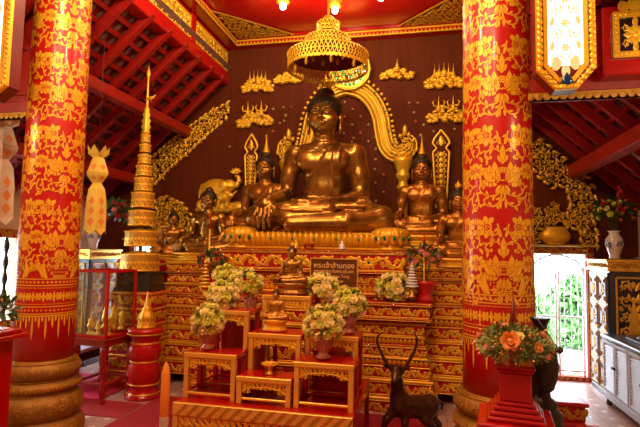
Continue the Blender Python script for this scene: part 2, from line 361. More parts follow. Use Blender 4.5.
# ---------------------------------------------------------------- sculpting by distance field + surface nets
class Sculpt:
    def __init__(s,lo,hi,h):
        s.lo=np.array(lo,dtype=np.float32);s.h=h
        s.n=[int((hi[i]-lo[i])/h)+2 for i in range(3)]
        s.D=np.full(s.n,.4,dtype=np.float32)
        s.ax=[s.lo[i]+h*np.arange(s.n[i],dtype=np.float32) for i in range(3)]
    def _sl(s,lo,hi):
        sl=[]
        for i in range(3):
            a=max(0,int((lo[i]-s.lo[i])/s.h)-1);b=min(s.n[i],int((hi[i]-s.lo[i])/s.h)+3)
            if b<=a: return None
            sl.append(slice(a,b))
        return tuple(sl)
    def _g(s,sl): return np.meshgrid(*[s.ax[i][sl[i]] for i in range(3)],indexing='ij',sparse=True)
    def comb(s,sl,d,k,sub=False):
        a=s.D[sl]
        if sub:
            d=-d; hh=np.maximum(k-np.abs(a-d),0)/k; s.D[sl]=np.maximum(a,d)+hh*hh*k*.25
        else:
            hh=np.maximum(k-np.abs(a-d),0)/k; s.D[sl]=np.minimum(a,d)-hh*hh*k*.25
    def ell(s,c,r,k=.04,rot=None,sub=False):
        m=max(r)+k+.02 if rot is not None else None
        lo=[c[i]-(m or r[i]+k+.02) for i in range(3)];hi=[c[i]+(m or r[i]+k+.02) for i in range(3)]
        sl=s._sl(lo,hi)
        if sl is None:return
        x,y,z=s._g(sl);x=x-c[0];y=y-c[1];z=z-c[2]
        if rot is not None:
            Q=np.array(Matrix(rot).transposed() if not isinstance(rot,np.ndarray) else rot,dtype=np.float32)
            x,y,z=(Q[0,0]*x+Q[0,1]*y+Q[0,2]*z,Q[1,0]*x+Q[1,1]*y+Q[1,2]*z,Q[2,0]*x+Q[2,1]*y+Q[2,2]*z)
        k0=np.sqrt((x/r[0])**2+(y/r[1])**2+(z/r[2])**2);k1=np.sqrt((x/r[0]**2)**2+(y/r[1]**2)**2+(z/r[2]**2)**2)+1e-6
        s.comb(sl,(k0*(k0-1)/k1).astype(np.float32),k,sub)
    def cap(s,a,b,r1,r2=None,k=.04,sub=False,flat=None):
        r2=r1 if r2 is None else r2;m=max(r1,r2)+k+.02
        lo=[min(a[i],b[i])-m for i in range(3)];hi=[max(a[i],b[i])+m for i in range(3)]
        sl=s._sl(lo,hi)
        if sl is None:return
        x,y,z=s._g(sl);A=np.array(a);B=np.array(b)-A;L=float((B*B).sum())+1e-9
        t=np.clip(((x-A[0])*B[0]+(y-A[1])*B[1]+(z-A[2])*B[2])/L,0,1)
        d=np.sqrt((x-A[0]-t*B[0])**2+(y-A[1]-t*B[1])**2+(z-A[2]-t*B[2])**2)-(r1+(r2-r1)*t)
        s.comb(sl,d.astype(np.float32),k,sub)
    def chain(s,pts,rs,k=.03,sub=False):
        for i in range(len(pts)-1): s.cap(pts[i],pts[i+1],rs[i],rs[i+1],k,sub)
    def warp(s,fn,lo=None,hi=None):
        sl=s._sl(lo,hi) if lo else tuple(slice(0,n) for n in s.n)
        x,y,z=s._g(sl);s.D[sl]+=fn(x,y,z).astype(np.float32)
    def mesh(s,name,mt,smooth=True):
        D=s.D.copy();h=s.h
        D[0]=D[-1]=.1;D[:,0]=D[:,-1]=.1;D[:,:,0]=D[:,:,-1]=.1
        neg=D<0;nx,ny,nz=s.n
        acc=np.zeros((nx-1,ny-1,nz-1,3),np.float32);cnt=np.zeros((nx-1,ny-1,nz-1),np.float32)
        for ax in range(3):
            o=[i for i in range(3) if i!=ax]
            for a in (0,1):
                for b in (0,1):
                    s0=[None]*3;s1=[None]*3
                    s0[ax]=slice(0,s.n[ax]-1);s1[ax]=slice(1,s.n[ax])
                    for q,w in ((o[0],a),(o[1],b)): s0[q]=s1[q]=slice(w,s.n[q]-1+w)
                    s0,s1=tuple(s0),tuple(s1)
                    c=neg[s0]!=neg[s1]
                    d0=D[s0][c];d1=D[s1][c];t=d0/(d0-d1)
                    cnt[c]+=1
                    v=np.zeros((t.size,3),np.float32);v[:,ax]=t;v[:,o[0]]=a;v[:,o[1]]=b
                    acc[c]+=v
        use=cnt>0;ids=np.full(use.shape,-1,np.int64);ids[use]=np.arange(int(use.sum()))
        cell=np.argwhere(use);P=(cell+acc[use]/cnt[use][:,None])*h+s.lo
        faces=[]
        for ax in range(3):
            o=[(ax+1)%3,(ax+2)%3]
            s0=[slice(1,s.n[i]-1) for i in range(3)];s1=list(s0)
            s0[ax]=slice(0,s.n[ax]-1);s1[ax]=slice(1,s.n[ax])
            a=neg[tuple(s0)];b=neg[tuple(s1)];c=np.argwhere(a!=b);fl=a[a!=b]
            base=c.copy();base[:,o[0]]+=1;base[:,o[1]]+=1
            q=[]
            for da,db in ((-1,-1),(0,-1),(0,0),(-1,0)):
                g=base.copy();g[:,o[0]]+=da;g[:,o[1]]+=db;q.append(ids[g[:,0],g[:,1],g[:,2]])
            q=np.stack(q,1);q[~fl]=q[~fl][:,::-1];faces.append(q)
        Fc=np.concatenate(faces)
        me=bpy.data.meshes.new(name);me.from_pydata(P.tolist(),[],Fc.tolist());me.materials.append(mt)
        me.polygons.foreach_set('use_smooth',[smooth]*len(me.polygons));me.update()
        return me
def sstep(a,b,x):
    t=np.clip((x-a)/(b-a),0,1);return t*t*(3-2*t)

def statue_body(h,name,mt,variant=0):
    S=Sculpt((-1.02,-.78,-.03),(1.02,.36,1.75),h)
    # torso
    S.ell((0,0,.86),(.33,.19,.24),.08);S.ell((0,.0,.56),(.245,.17,.32),.09);S.ell((0,.03,.2),(.40,.27,.2),.1)
    S.cap((-.34,.01,.965),(.34,.01,.965),.115,.115,.08);S.cap((-.2,.01,1.0),(.2,.01,1.0),.07,.07,.08)
    S.ell((-.15,-.14,.86),(.16,.075,.12),.07);S.ell((.15,-.14,.86),(.16,.075,.12),.07)
    S.cap((0,.01,.98),(0,-.015,1.28),.125,.115,.06)
    for z in (1.10,1.135): S.ell((0,-.02,z),(.128,.13,.012),.02)
    # head
    S.ell((0,-.02,1.45),(.185,.2,.22),.05);S.ell((0,-.06,1.30),(.135,.135,.125),.07);S.ell((0,-.155,1.235),(.045,.04,.035),.04)
    S.ell((-.095,-.13,1.345),(.07,.06,.075),.05);S.ell((.095,-.13,1.345),(.07,.06,.075),.05)
    # eye sockets, lids, brows, nose, lips
    for sg in (-1,1):
        S.ell((sg*.078,-.228,1.432),(.052,.03,.024),.025,None,True)
        S.ell((sg*.078,-.196,1.42),(.046,.025,.022),.012)
        S.chain([(sg*.03,-.216,1.425),(sg*.055,-.222,1.412),(sg*.085,-.218,1.408),(sg*.118,-.2,1.417)],[.005,.007,.007,.004],.008)
        S.chain([(sg*.022,-.222,1.455),(sg*.05,-.218,1.478),(sg*.09,-.205,1.482),(sg*.135,-.17,1.455)],[.009,.011,.010,.006],.018)
        S.ell((sg*.2,.0,1.39),(.022,.045,.085),.02);S.ell((sg*.197,-.005,1.27),(.02,.03,.075),.02)
    S.chain([(0,-.213,1.462),(0,-.235,1.41),(0,-.262,1.36)],[.014,.017,.024],.02)
    S.ell((-.026,-.232,1.352),(.018,.018,.014),.012);S.ell((.026,-.232,1.352),(.018,.018,.014),.012)
    S.cap((-.05,-.222,1.302),(.05,-.222,1.302),.001,.001,.01,True)
    S.chain([(-.066,-.192,1.311),(-.03,-.215,1.302),(0,-.22,1.306),(.03,-.215,1.302),(.066,-.192,1.311)],[.007,.011,.012,.011,.007],.012)
    S.chain([(-.042,-.2,1.288),(0,-.212,1.28),(.042,-.2,1.288)],[.009,.014,.009],.012)
    S.chain([(-.085,-.2,1.306),(-.04,-.235,1.296),(.04,-.235,1.296),(.085,-.2,1.306)],[.004,.006,.006,.004],.006,True)
    # arms
    S.chain([(-.375,.01,.94),(-.435,.02,.70),(-.455,.0,.46)],[.12,.098,.085],.06)
    S.chain([(-.455,.0,.46),(-.49,-.22,.42),(-.535,-.46,.36)],[.088,.08,.056],.04)
    S.chain([(.375,.01,.94),(.435,.02,.68),(.455,.0,.44)],[.12,.098,.085],.06)
    S.chain([(.455,.0,.44),(.31,-.22,.35),(.12,-.40,.33)],[.09,.08,.056],.04)
    # left hand in the lap, palm up, five fingers
    S.ell((.02,-.44,.335),(.12,.075,.035),.03)
    for i,(dy,L) in enumerate(((-.07,.19),(-.025,.21),(.02,.2),(.062,.16))):
        S.chain([(-.06,-.45+dy,.335),(-.06-L*.55,-.445+dy,.34),(-.06-L,-.435+dy,.352)],[.024,.022,.017],.010)
    S.chain([(.06,-.385,.36),(-.02,-.36,.385),(-.09,-.37,.39)],[.026,.024,.018],.012)
    # right hand over the shin, fingers down
    S.ell((-.56,-.545,.29),(.085,.045,.085),.03)
    for i,(dx,L) in enumerate(((-.072,.17),(-.026,.21),(.02,.225),(.064,.2))):
        x=-.56+dx
        S.chain([(x,-.565,.25),(x+dx*.25,-.605,.25-L*.45),(x+dx*.35,-.60,.25-L)],[.026,.024,.018],.006)
    S.chain([(-.495,-.53,.33),(-.445,-.56,.25),(-.435,-.575,.18)],[.028,.025,.019],.012)
    # legs, folded
    S.chain([(-.22,.06,.19),(-.5,-.1,.2),(-.72,-.28,.16)],[.2,.18,.15],.06)
    S.chain([(.22,.06,.19),(.5,-.1,.2),(.72,-.28,.16)],[.2,.18,.15],.06)
    S.chain([(.72,-.30,.14),(.35,-.5,.1),(-.25,-.56,.085)],[.14,.12,.085],.04)
    S.chain([(-.72,-.30,.17),(-.35,-.47,.2),(.15,-.47,.25)],[.145,.125,.088],.04)
    S.ell((.36,-.42,.285),(.2,.075,.055),.04);
    for i in range(5): S.cap((.5,-.47+i*.03,.29),(.565-.01*i,-.48+i*.033,.285),.02,.016,.012)
    S.cap((-.8,-.3,.03),(.8,-.3,.03),.05,.05,.04)
    # robe over one shoulder, sash fall, robe hem, waist fold
    def robe(x,y,z):
        L=(x-.10)*.78+(1.02-z)*.5           # upper edge running to the right armpit
        m=sstep(.0,.02,L)*sstep(.36,.40,z)*sstep(1.06,1.04,z)*(1-sstep(-.40,-.42,-x+0*y+.0)*0)
        m=m*sstep(-.42,-.38,x)
        return -.014*m
    S.warp(robe,(-.5,-.4,.3),(.7,.35,1.1))
    def sash(x,y,z):
        w=.05+.02*(1.0-z);m=sstep(w,w-.015,np.abs(x-.2+.05*(1-z)))*sstep(.42,.45,z)*sstep(1.03,1.0,z)*sstep(.02,-.02,y)
        return -.014*m
    S.warp(sash,(.0,-.4,.35),(.4,.05,1.08))
    S.chain([(-.30,-.12,.40),(-.1,-.2,.385),(.12,-.2,.385),(.30,-.12,.40)],[.02]*4,.02)
    S.chain([(-.72,-.43,.28),(-.35,-.60,.245),(.1,-.575,.22)],[.008,.01,.008],.012)
    return S.mesh(name,mt)
def buddha_hair(h,mt):
    S=Sculpt((-.30,-.32,1.25),(.30,.30,1.95),h)
    S.ell((0,.015,1.50),(.213,.228,.200),.02);S.ell((0,.05,1.38),(.2,.165,.16),.03)
    S.ell((0,.03,1.70),(.108,.11,.09),.035)
    S.ell((0,-.215,1.34),(.172,.13,.205),.02,None,True)
    def curls(x,y,z):
        a=np.arctan2(y-.03,x);r=np.sqrt(x*x+(y-.03)**2)
        ph=np.arctan2(z-1.45,r)
        row=ph*11.5;off=np.floor(row/PI)%2
        return -.010*np.abs(np.sin(row))*np.abs(np.sin(a*13+off*PI/2))
    S.warp(curls)
    return S.mesh('hair_curls',mt)
def flame_finial(k=1.0):
    mb=MB();p=[(.055,0),(.07,.02),(.05,.04),(.062,.06),(.055,.085),(.045,.11),(.03,.135),(.014,.165),(.004,.2)]
    mb.lathe([(r*k,z*k) for r,z in p],12)
    for i in range(6):
        a=2*PI*i/6;mb.tube([(.06*k*math.cos(a),.06*k*math.sin(a),.03*k),(.075*k*math.cos(a),.075*k*math.sin(a),.07*k),(.05*k*math.cos(a),.05*k*math.sin(a),.12*k)],[.014*k,.012*k,.003*k],5)
    return mb
def spire_finial():
    mb=MB();p=[(.10,0),(.085,.03),(.07,.05),(.075,.07),(.055,.1),(.058,.12),(.04,.16),(.043,.18),(.026,.24),(.028,.26),(.014,.33),(.016,.345),(.004,.46)]
    mb.lathe(p,14);return mb
ME_BODY=statue_body(.0125,'statue_body',M['bronze'])
ME_BODY2=ME_BODY.copy();ME_BODY2.materials[0]=M['copper']
ME_BODY3=statue_body(.025,'statue_body',M['bronze_small'])
ME_HAIR=buddha_hair(.0095,M['hair'])
ME_HAIR3=buddha_hair(.02,M['hair']);
def statue(name,loc,s,label,cat,kind=0,rz=0,lotus=True,crown=None,hair=True,group=None,basem='gold',bw=1.0):
    z0=0
    root=empty(name,loc,label,cat,group,rz)
    zb=0
    if lotus:
        zb=lotus
        mb=MB();hz=lotus
        def pm(n,a): return lambda th,k:1+a*abs(math.cos(n*th/2))*(1 if 1<=k<=6 else 0)
        mb.lathe([(.80*s,0),(.82*s,hz*.1),(.80*s,hz*.18),(.7*s,hz*.35),(.66*s,hz*.5),(.72*s,hz*.62),(.82*s,hz*.8),(.84*s,hz*.93),(.78*s,hz)],96,0,-.12*s,0,0,pm(32,.06),True,1.12*bw,.72*max(bw,.86))
        mb.build('lotus_base',M[basem],root)
    me={0:ME_BODY,1:ME_BODY2,2:ME_BODY3}[kind]
    b=part('body',me,root,(0,0,zb),(0,0,0),s)
    if hair: part('hair',ME_HAIR if kind<2 else ME_HAIR3,root,(0,0,zb),(0,0,0),s)
    if crown=='flame':
        q=flame_finial(1).build('flame_finial',M['gold_bright'],root);q.location=(0,.03*s,zb+1.76*s);q.scale=(s,s,s)
    elif crown=='spire':
        q=spire_finial().build('spire_crown',M['gold'],root);q.location=(0,.03*s,zb+1.73*s);q.scale=(s,s,s)
    return root
L1,L2,L3=[tuple(PZ(a,b,4.34)[:2]) for a,b in ((283,6),(335,10),(381,-3))]
LAMPS=[L1,L2,L3,(-1.9,3.9),(-.3,3.9),(-1.9,2.0),(-.3,2.0),(-1.9,.2),(-.3,.2)]
# ================================================================= THE ROOM
def struct(name,mb,mats,parent=None):
    o=mb.build(name,mats,parent)
    if parent is None: o['kind']='structure'
    return o
XL,XR,YB,YF=-4.8,2.5,6.5,-3.2
NL,NR=-2.78,.62            # nave edges (beam faces)
# floor
mb=MB();mb.box(XL-.15,XR+.15,YF-.15,YB+.2,-.12,0);struct('floor',mb,M['floor'])
# back wall with two door openings
def wallY(name,y0,y1,x0,x1,z1,holes,m):
    mb=MB();xs=x0
    for (a,b,t) in holes:
        mb.box(xs,a,y0,y1,0,z1);mb.box(a,b,y0,y1,t,z1);xs=b
    mb.box(xs,x1,y0,y1,0,z1);return struct(name,mb,m)
D1=(1.30,1.925,1.515);D2=(-4.17,-3.62,1.515)
wallY('wall_back',YB,YB+.15,XL-.15,XR+.15,4.62,[D2,D1],M['brown'])
wallY('wall_front',YF-.15,YF,XL-.15,XR+.15,4.62,[],M['red_wood'])
mb=MB();W1=(3.7,5.0,.62,1.58)
mb.box(XL-.15,XL,YF,W1[0],0,2.4);mb.box(XL-.15,XL,W1[1],YB,0,2.4);mb.box(XL-.15,XL,W1[0],W1[1],0,W1[2]);mb.box(XL-.15,XL,W1[0],W1[1],W1[3],2.4)
struct('wall_left',mb,M['cream'])
mb=MB();mb.box(XR,XR+.15,YF,YB,0,2.4);struct('wall_right',mb,M['cream'])
# nave ceiling with corner ornaments
mb=MB();mb.box(NL-.12,NR+.12,YF-.1,YB+.1,4.5,4.6)
ceil=struct('ceiling',mb,M['red'])
def corner_tri(pts):
    mb=MB();(ax,ay),(bx,by),(cx,cy)=pts;z=4.497
    f=lambda u,v,h:(u,v,z-.012-h)
    mb.prism([(ax,ay),(bx,by),(cx,cy)],lambda u,v,d:(u,v,z-d),0,.012,1)
    o=Orn(mb,f,0,.012)
    def inside(x,y,m):
        def e(p,q,r): return ((q[0]-p[0])*(r[1]-p[1])-(q[1]-p[1])*(r[0]-p[0]))/math.hypot(q[0]-p[0],q[1]-p[1])
        s=1 if e(pts[0],pts[1],pts[2])>0 else -1
        return all(s*e(pts[i],pts[(i+1)%3],(x,y))>m for i in range(3))
    for i in range(3):
        p,q=pts[i],pts[(i+1)%3];o.line(*p,*q,.035)
        L=math.hypot(q[0]-p[0],q[1]-p[1])
        if i==1:
            n=int(L/.045)
            for k in range(n):
                t=(k+.5)/n;o.dot(p[0]+(q[0]-p[0])*t,p[1]+(q[1]-p[1])*t,.024,6)
    x0=min(p[0] for p in pts);y0=min(p[1] for p in pts);k=0
    for i in range(16):
        for j in range(16):
            x=x0+.03+i*.072+(j%2)*.036;y=y0+.03+j*.066
            if inside(x,y,.035):
                o.scroll(x,y,.034,1 if (i+j)%2 else -1,(i*1.7+j)%6.28,.3,4);k+=1
    t=struct('trim_1',mb,[M['gold'],M['red_dark']],ceil);return t
corner_tri([(NL+.13,YB-.10),(NL+.13,YB-1.0),(NL+1.05,YB-.10)])
corner_tri([(NR-.10,YB-.10),(NR-.10,YB-1.0),(NR-1.02,YB-.10)])
# cornices with rows of gilded teeth
def teeth(orn,L,y0,hh,step):
    n=int(L/step)
    for i in range(n):
        x=(i+.5)*L/n
        orn.mb.add([orn.f(x-step*.46,y0,0),orn.f(x+step*.46,y0,0),orn.f(x,y0+hh,0),orn.f(x,y0+hh*.3,.01)],[(0,1,3),(1,2,3),(2,0,3)],0)
mb=MB();x0,x1=NL,NR
mb.box(x0,x1,YB-.13,YB-.002,4.385,4.5,1);mb.box(x0,x1,YB-.16,YB-.002,4.47,4.5,1)
mb.box(x0+.13,x1,YB-.145,YB-.12,4.385,4.40,0);o=Orn(mb,frontface(x0+.13,YB-.132,4.40),0);teeth(o,x1-x0-.13,0,.042,.052);mb.box(x0+.13,x1,YB-.145,YB-.12,4.445,4.465,0)
struct('trim_2',mb,[M['gold_bright'],M['red']])
mb=MB();y0=.2;X=NL+.15
mb.box(NL,X,YF,YB-.13,4.385,4.5,1)
mb.box(X-.01,X+.015,y0,YB-.145,4.385,4.40,0);mb.box(X-.01,X+.015,y0,YB-.145,4.445,4.465,0)
o=Orn(mb,lambda u,v,h:(X+.002+h,y0+u,4.40+v),0);teeth(o,YB-.145-y0,0,.042,.052)
struct('trim_3',mb,[M['gold_bright'],M['red']])
mb=MB();mb.box(NR-.12,NR,YF,YB-.13,4.385,4.5,0);struct('trim_4',mb,[M['red']])
# beam on the nave edge with carved boards above it
def carved(mb,x,ya,yb,za,zb,sg):
    f=lambda u,v,h:(x+sg*h,ya+u,za+v)
    o=Orn(mb,f,1,.02);L=yb-ya;hh=zb-za
    mb.box(x-.004,x+.004,ya,yb,za,zb,2)
    for a,b,c,d in ((0,0,L,0),(0,hh,L,hh),(0,0,0,hh),(L,0,L,hh)): o.line(a,b,c,d,.035)
    n=int(L/.1);m=3
    for i in range(n):
        for j in range(m):
            o.scroll((i+.5)*L/n,(j+.5)*hh/m,min(L/n,hh/m)*.46,1 if (i+j)%2 else -1,(i*2.1+j*1.3)%6.28,.34,5)
mb=MB();bx=NL
mb.box(bx-.16,bx,YF,YB,3.87,4.02,0,.01)
mb.box(bx-.10,bx-.03,YF,YB,4.02,4.5,0)
yy=YB-.06
for k in range(7):
    mb.box(bx-.03,bx-.012,yy-1.14,yy,4.015,4.06,0,.004);a=yy-1.0;carved(mb,bx-.025,a,yy,4.055,4.33,1);mb.box(bx-.04,bx,a-.13,a-.01,4.02,4.385,0,.01);yy=a-.14
struct('trim_5',mb,[M['red'],M['gold_bright'],M['gold_dull']])
mb=MB();mb.box(NR,NR+.16,YF,YB,3.70,3.86,0,.01);mb.box(NR+.03,NR+.10,YF,YB,3.86,4.5,0);struct('trim_6',mb,[M['red']])
# lean-to roofs over the aisles: tiles on battens, rafters and purlins below
def aisle_roof(name,xi,zi,xo,sg,rafter_y):
    """xi inner edge, xo outer edge; zi underside height of the rafters at xi"""
    sl=.92;zo=zi-sl*abs(xo-xi);L=math.hypot(xo-xi,zo-zi);dx=(xo-xi)/L;dz=(zo-zi)/L
    nx,nz=(-dz*sg,abs(dx))
    # normal pointing up
    nx=-dz if dx>0 else dz;nz=abs(dx)
    def P(u,y,h): return (xi+dx*u+nx*h,y,zi+dz*u+nz*h)
    mb=MB();f=lambda a,b,d:None
    def slab(u0,u1,y0,y1,h0,h1,mi,m=mb):
        vs=[P(u,y,h) for h in (h0,h1) for y in (y0,y1) for u in (u0,u1)]
        m.add(vs,[(0,2,3,1),(4,5,7,6),(0,1,5,4),(2,6,7,3),(0,4,6,2),(1,3,7,5)],mi)
    slab(-.2,L+.3,YF-.1,YB+.1,.165,.2,1)
    # tiles seen from below
    st=.155;n=int(L/st)+1
    for i in range(n):
        u=i*st+.04
        slab(u,u+.045,YF-.05,YB,.088,.118,0)
        slab(u+.05,u+.165,YF-.05,YB,.125,.165,2)
        nt=int((YB-2.2)/.135)
        for k in range(nt):
            y=2.2+k*.135+(i%2)*.06
            if y<YB-.12: slab(u+.045,u+.15,y,y+.05,.11,.13,1)
    root=struct(name,mb,[M['red_wood'],M['tile'],M['red_dark']])
    for y in rafter_y:
        m=MB();slab(-.05,L+.05,y-.029,y+.029,0,.09,0,m);m.build('rafter',M['red_wood'],root)
    for ux,w in PURL:
        m=MB();x=xi+sg*ux;z=zi-sl*ux-.10
        m.box(x-w/2,x+w/2,YF,YB,z-w*.6,z+w*.4,0,.012);m.build('purlin',M['red_wood'],root)
    return root
PURL=[(.62,.13),(1.38,.14)]
aisle_roof('ceiling',NL,3.87,XL,-1,[YB-.22-.37*i for i in range(16)])
PURL=[(.40,.13),(1.18,.15)]
aisle_roof('ceiling',NR,3.72,XR,1,[YB-.22-.37*i for i in range(16)])
# cross walls over the aisles in the row of the columns
def header(name,x0,x1,z0,z1,y):
    mb=MB();mb.box(x0,x1,y,y+.16,z0,z1,0)
    mb.box(x0,x1,y-.03,y+.19,z0,z0+.10,0,.01);mb.box(x0,x1,y-.025,y,z0+.155,z0+.185,0,.006)
    mb.box(x0,x1,y-.045,y-.0,z0-.025,z0,1)
    o=Orn(mb,frontface(x0,y-.047,z0-.03),1,.008)
    for i in range(int((x1-x0)/.05)): o.dot((i+.5)*.05,.0,.024,6)
    for x in (x0+.45,x1-.5): mb.box(x-.03,x+.03,y-.02,y,z0+.185,z1,0,.008)
    mb.box(x0,x1,y-.02,y,z0+.55,z0+.58,0,.006)
    return struct(name,mb,[M['red_wood'],M['gold_dull']])
header('trim_7',.66,XR,2.56,4.4,3.42)
header('trim_8',XL,-3.2,2.60,4.4,3.42)

# ---------------------------------------------------------------- doors and windows in the walls
def pattern_frame(mb,x0,x1,z1,y,w=.075,sill=True):
    """carved gilded frame around a door opening on the back wall"""
    segs=[(x0-w,x0,0,z1+w),(x1,x1+w,0,z1+w),(x0,x1,z1,z1+w)]
    for a,b,c,d in segs:
        mb.box(a,b,y-.03,y,c,d,0)
        o=Orn(mb,frontface(a,y-.031,c),1,.006);W,Hh=b-a,d-c
        if W>Hh: vine(o,W,Hh);o.line(0,.004,W,.004,.008);o.line(0,Hh-.004,W,Hh-.004,.008)
        else:
            o.line(.004,0,.004,Hh,.008);o.line(W-.004,0,W-.004,Hh,.008)
            for k in range(int(Hh/.07)): o.rosette(W/2,(k+.5)*.07,.03,6)
    if sill:
        mb.box(x0-w,x1+w,y-.05,y+.14,-.0,.05,0);o=Orn(mb,frontface(x0-w,y-.051,0),1,.005)
        for k in range(int((x1-x0+2*w)/.07)): o.rosette((k+.5)*.07,.026,.022,6)
def gate_door(name,x0,x1,z1):
    mb=MB();pattern_frame(mb,x0,x1,z1,YB-.001)
    root=struct(name,mb,[M['red'],M['gold_dull']])
    m=MB();W=(x1-x0)/2
    for k in (0,1):
        a=x0+k*W;b=a+W;y=YB+.08;zs=z1-.22
        for xx in (a+.018,b-.018): m.tube([(xx,y,.05),(xx,y,zs)],.013,6)
        m.tube([(a,y,.09),(b,y,.09)],.013,6);m.tube([(a,y,.74),(b,y,.74)],.011,6)
        for q in range(1,4): m.tube([(a+W*q/4,y,.09),(a+W*q/4,y,zs+.13-.05*abs(q-2))],.006,5)
        cxp=(a+b)/2
    j=MB();j.box(x0,x0+.012,YB+.001,YB+.149,.05,z1);j.box(x1-.012,x1,YB+.001,YB+.149,.05,z1);j.box(x0+.012,x1-.012,YB+.001,YB+.149,z1-.012,z1);j.build('jamb',M['white'],root)
    # one arch over both leaves
    cxp=(x0+x1)/2;rr=(x1-x0)/2-.015
    m.tube([(cxp+rr*math.cos(t),YB+.08,z1-.24+.22*math.sin(t)) for t in [PI*i/18 for i in range(19)]],.014,6)
    m.build('arched_grille',M['white'],root)
    return root
gate_door('door_1',*D1);gate_door('door_2',*D2)
# left window with turned balusters
mb=MB();w=.1
for a,b,c,d in ((W1[0]-w,W1[1]+w,W1[3],W1[3]+w),(W1[0]-w,W1[1]+w,W1[2]-w,W1[2]),(W1[0]-w,W1[0],W1[2],W1[3]),(W1[1],W1[1]+w,W1[2],W1[3])):
    mb.box(XL,XL+.035,a,b,c,d,0)
    o=Orn(mb,lambda u,v,h,a=a,c=c:(XL+.036+h,a+u,c+v),1,.006)
    if b-a>d-c: vine(o,b-a,d-c)
    else:
        for k in range(int((d-c)/.1)): o.rosette((b-a)/2,(k+.5)*.1,.04,8)
win=struct('window_1',mb,[M['red'],M['gold_dull']])
for k in range(7):
    y=W1[0]+.09+k*.187;m=MB()
    pr=[];Hh=W1[3]-W1[2]
    for i in range(25):
        t=i/24;pr.append((.016+.022*abs(math.sin(t*PI*5))**1.5,W1[2]+Hh*t))
    m.lathe(pr,10,XL-.06,y,0);m.build('baluster',M['black'],win)
# ---------------------------------------------------------------- the garden outside
mb=MB();mb.box(-14,14,YB+.2,22,-.3,-.14);mb.box(-14,XL-.2,-6,YB+.2,-.3,-.14);tag(mb.build('ground',M['ground']),kind='structure')
def bush(x,y,z,r,n,label,cat='bush',group=None):
    mb=MB();rr=random.Random(int(x*37+y*91))
    for i in range(n):
        a=rr.uniform(0,2*PI);ph=rr.uniform(-.5,PI/2);q=r*rr.uniform(.55,1)
        c=Vector((x+q*math.cos(a)*math.cos(ph),y+q*math.sin(a)*math.cos(ph),max(-.1,z+r*.35+1.4*q*math.sin(ph))))
        u=Vector((rr.gauss(0,1),rr.gauss(0,1),rr.gauss(0,1))).normalized();v=u.orthogonal().normalized();l=.10*rr.uniform(.7,1.4)
        mb.add([c,c+u*l+v*l*.35,c+u*l*2,c+u*l-v*l*.35],[(0,1,2,3)],0)
    mb.tube([(x,y,-.14),(x,y,z+r*.8)],[.03,.01],6,1)
    return tag(mb.build('garden_bush',[M['bush'],M['brown']]),label,cat,group)
bush(1.75,8.9,.0,.42,1400,'leafy green bush outside the grilled door, seen low on the right','bush')
bush(2.7,9.8,.0,.62,1800,'tall green bush outside, seen through the right part of the grilled door','bush')
bush(-6.6,5.6,.0,.7,900,'green garden bush outside the window behind the left column','bush')
# ================================================================= COLUMNS
def lotus_motif(o,cx,cy,s):
    """stencilled blossom: hatched heart, pairs of petals, flame tip, calyx"""
    for sg in (-1,1):
        o.leaf(cx+sg*.10*s,cy-.20*s,PI/2-sg*1.75,.28*s,.075*s,sg*1.5)
        o.leaf(cx+sg*.09*s,cy-.17*s,PI/2-sg*1.25,.33*s,.095*s,sg*1.25)
        o.leaf(cx+sg*.07*s,cy-.16*s,PI/2-sg*.85,.34*s,.105*s,sg*.95)
        o.leaf(cx+sg*.05*s,cy-.14*s,PI/2-sg*.5,.34*s,.105*s,sg*.65)
        o.leaf(cx+sg*.03*s,cy-.22*s,-PI/2+sg*.9,.17*s,.05*s,-sg*1.2)
        o.leaf(cx+sg*.02*s,cy+.17*s,PI/2-sg*.7,.14*s,.045*s,sg*.7)
    o.leaf(cx,cy+.14*s,PI/2,.34*s,.085*s)
    o.dot(cx,cy-.03*s,.125*s,12,None,None,1.2)
    for r in range(-3,4):
        for c in range(-2,3):
            x,y=c*.042+(r%2)*.021,r*.04
            if (x/.1)**2+(y/.125)**2<1: o.mi=0;o.dot(cx+x*s,cy-.03*s+y*s,.013*s-o.case,4);o.mi=1
    o.leaf(cx,cy-.22*s,-PI/2,.14*s,.04*s)
def paisley(o,cx,cy,s,sg,rot=0):
    """flower in profile, its petals scalloped, its tip turned to the side"""
    b=PI/2-sg*(PI/2-.35)+rot*sg
    for i in range(7):
        a=b+sg*(-2.7+.72*i)
        o.leaf(cx+.07*s*math.cos(a),cy+.07*s*math.sin(a),a-sg*.2,.115*s,.075*s,sg*.5,5)
    o.leaf(cx+.05*s*math.cos(b),cy+.05*s*math.sin(b),b,.30*s,.10*s,-sg*.8,8)
    o.dot(cx,cy,.085*s,10)
    o.mi=0;o.dot(cx,cy,.055*s-o.case,9);o.mi=1
    for i in range(4): o.dot(cx+.026*s*math.cos(1.57*i),cy+.026*s*math.sin(1.57*i),.014*s,5)
def curl(o,x,y,a,L,w,sg,s=1,r=.07):
    pts=[];X,Y=x,y;n=20
    for i in range(n):
        t=i/(n-1);pts.append((X,Y));a+=sg*(.02+.62*t**2.2);d=L/n*(1.25-.85*t);X+=d*math.cos(a);Y+=d*math.sin(a)
    p=[(pts[k],pts[k+1]) for k in (4,8,12)]
    for m,(q,r2) in enumerate(p):
        aa=math.atan2(r2[1]-q[1],r2[0]-q[0]);o.leaf(q[0],q[1],aa-sg*.5,L*.2,w*1.7,-sg*.9,6)
    o.stroke(pts,lambda t:w*(1.15-.5*t))
    o.dot(X,Y,w*.95,7)
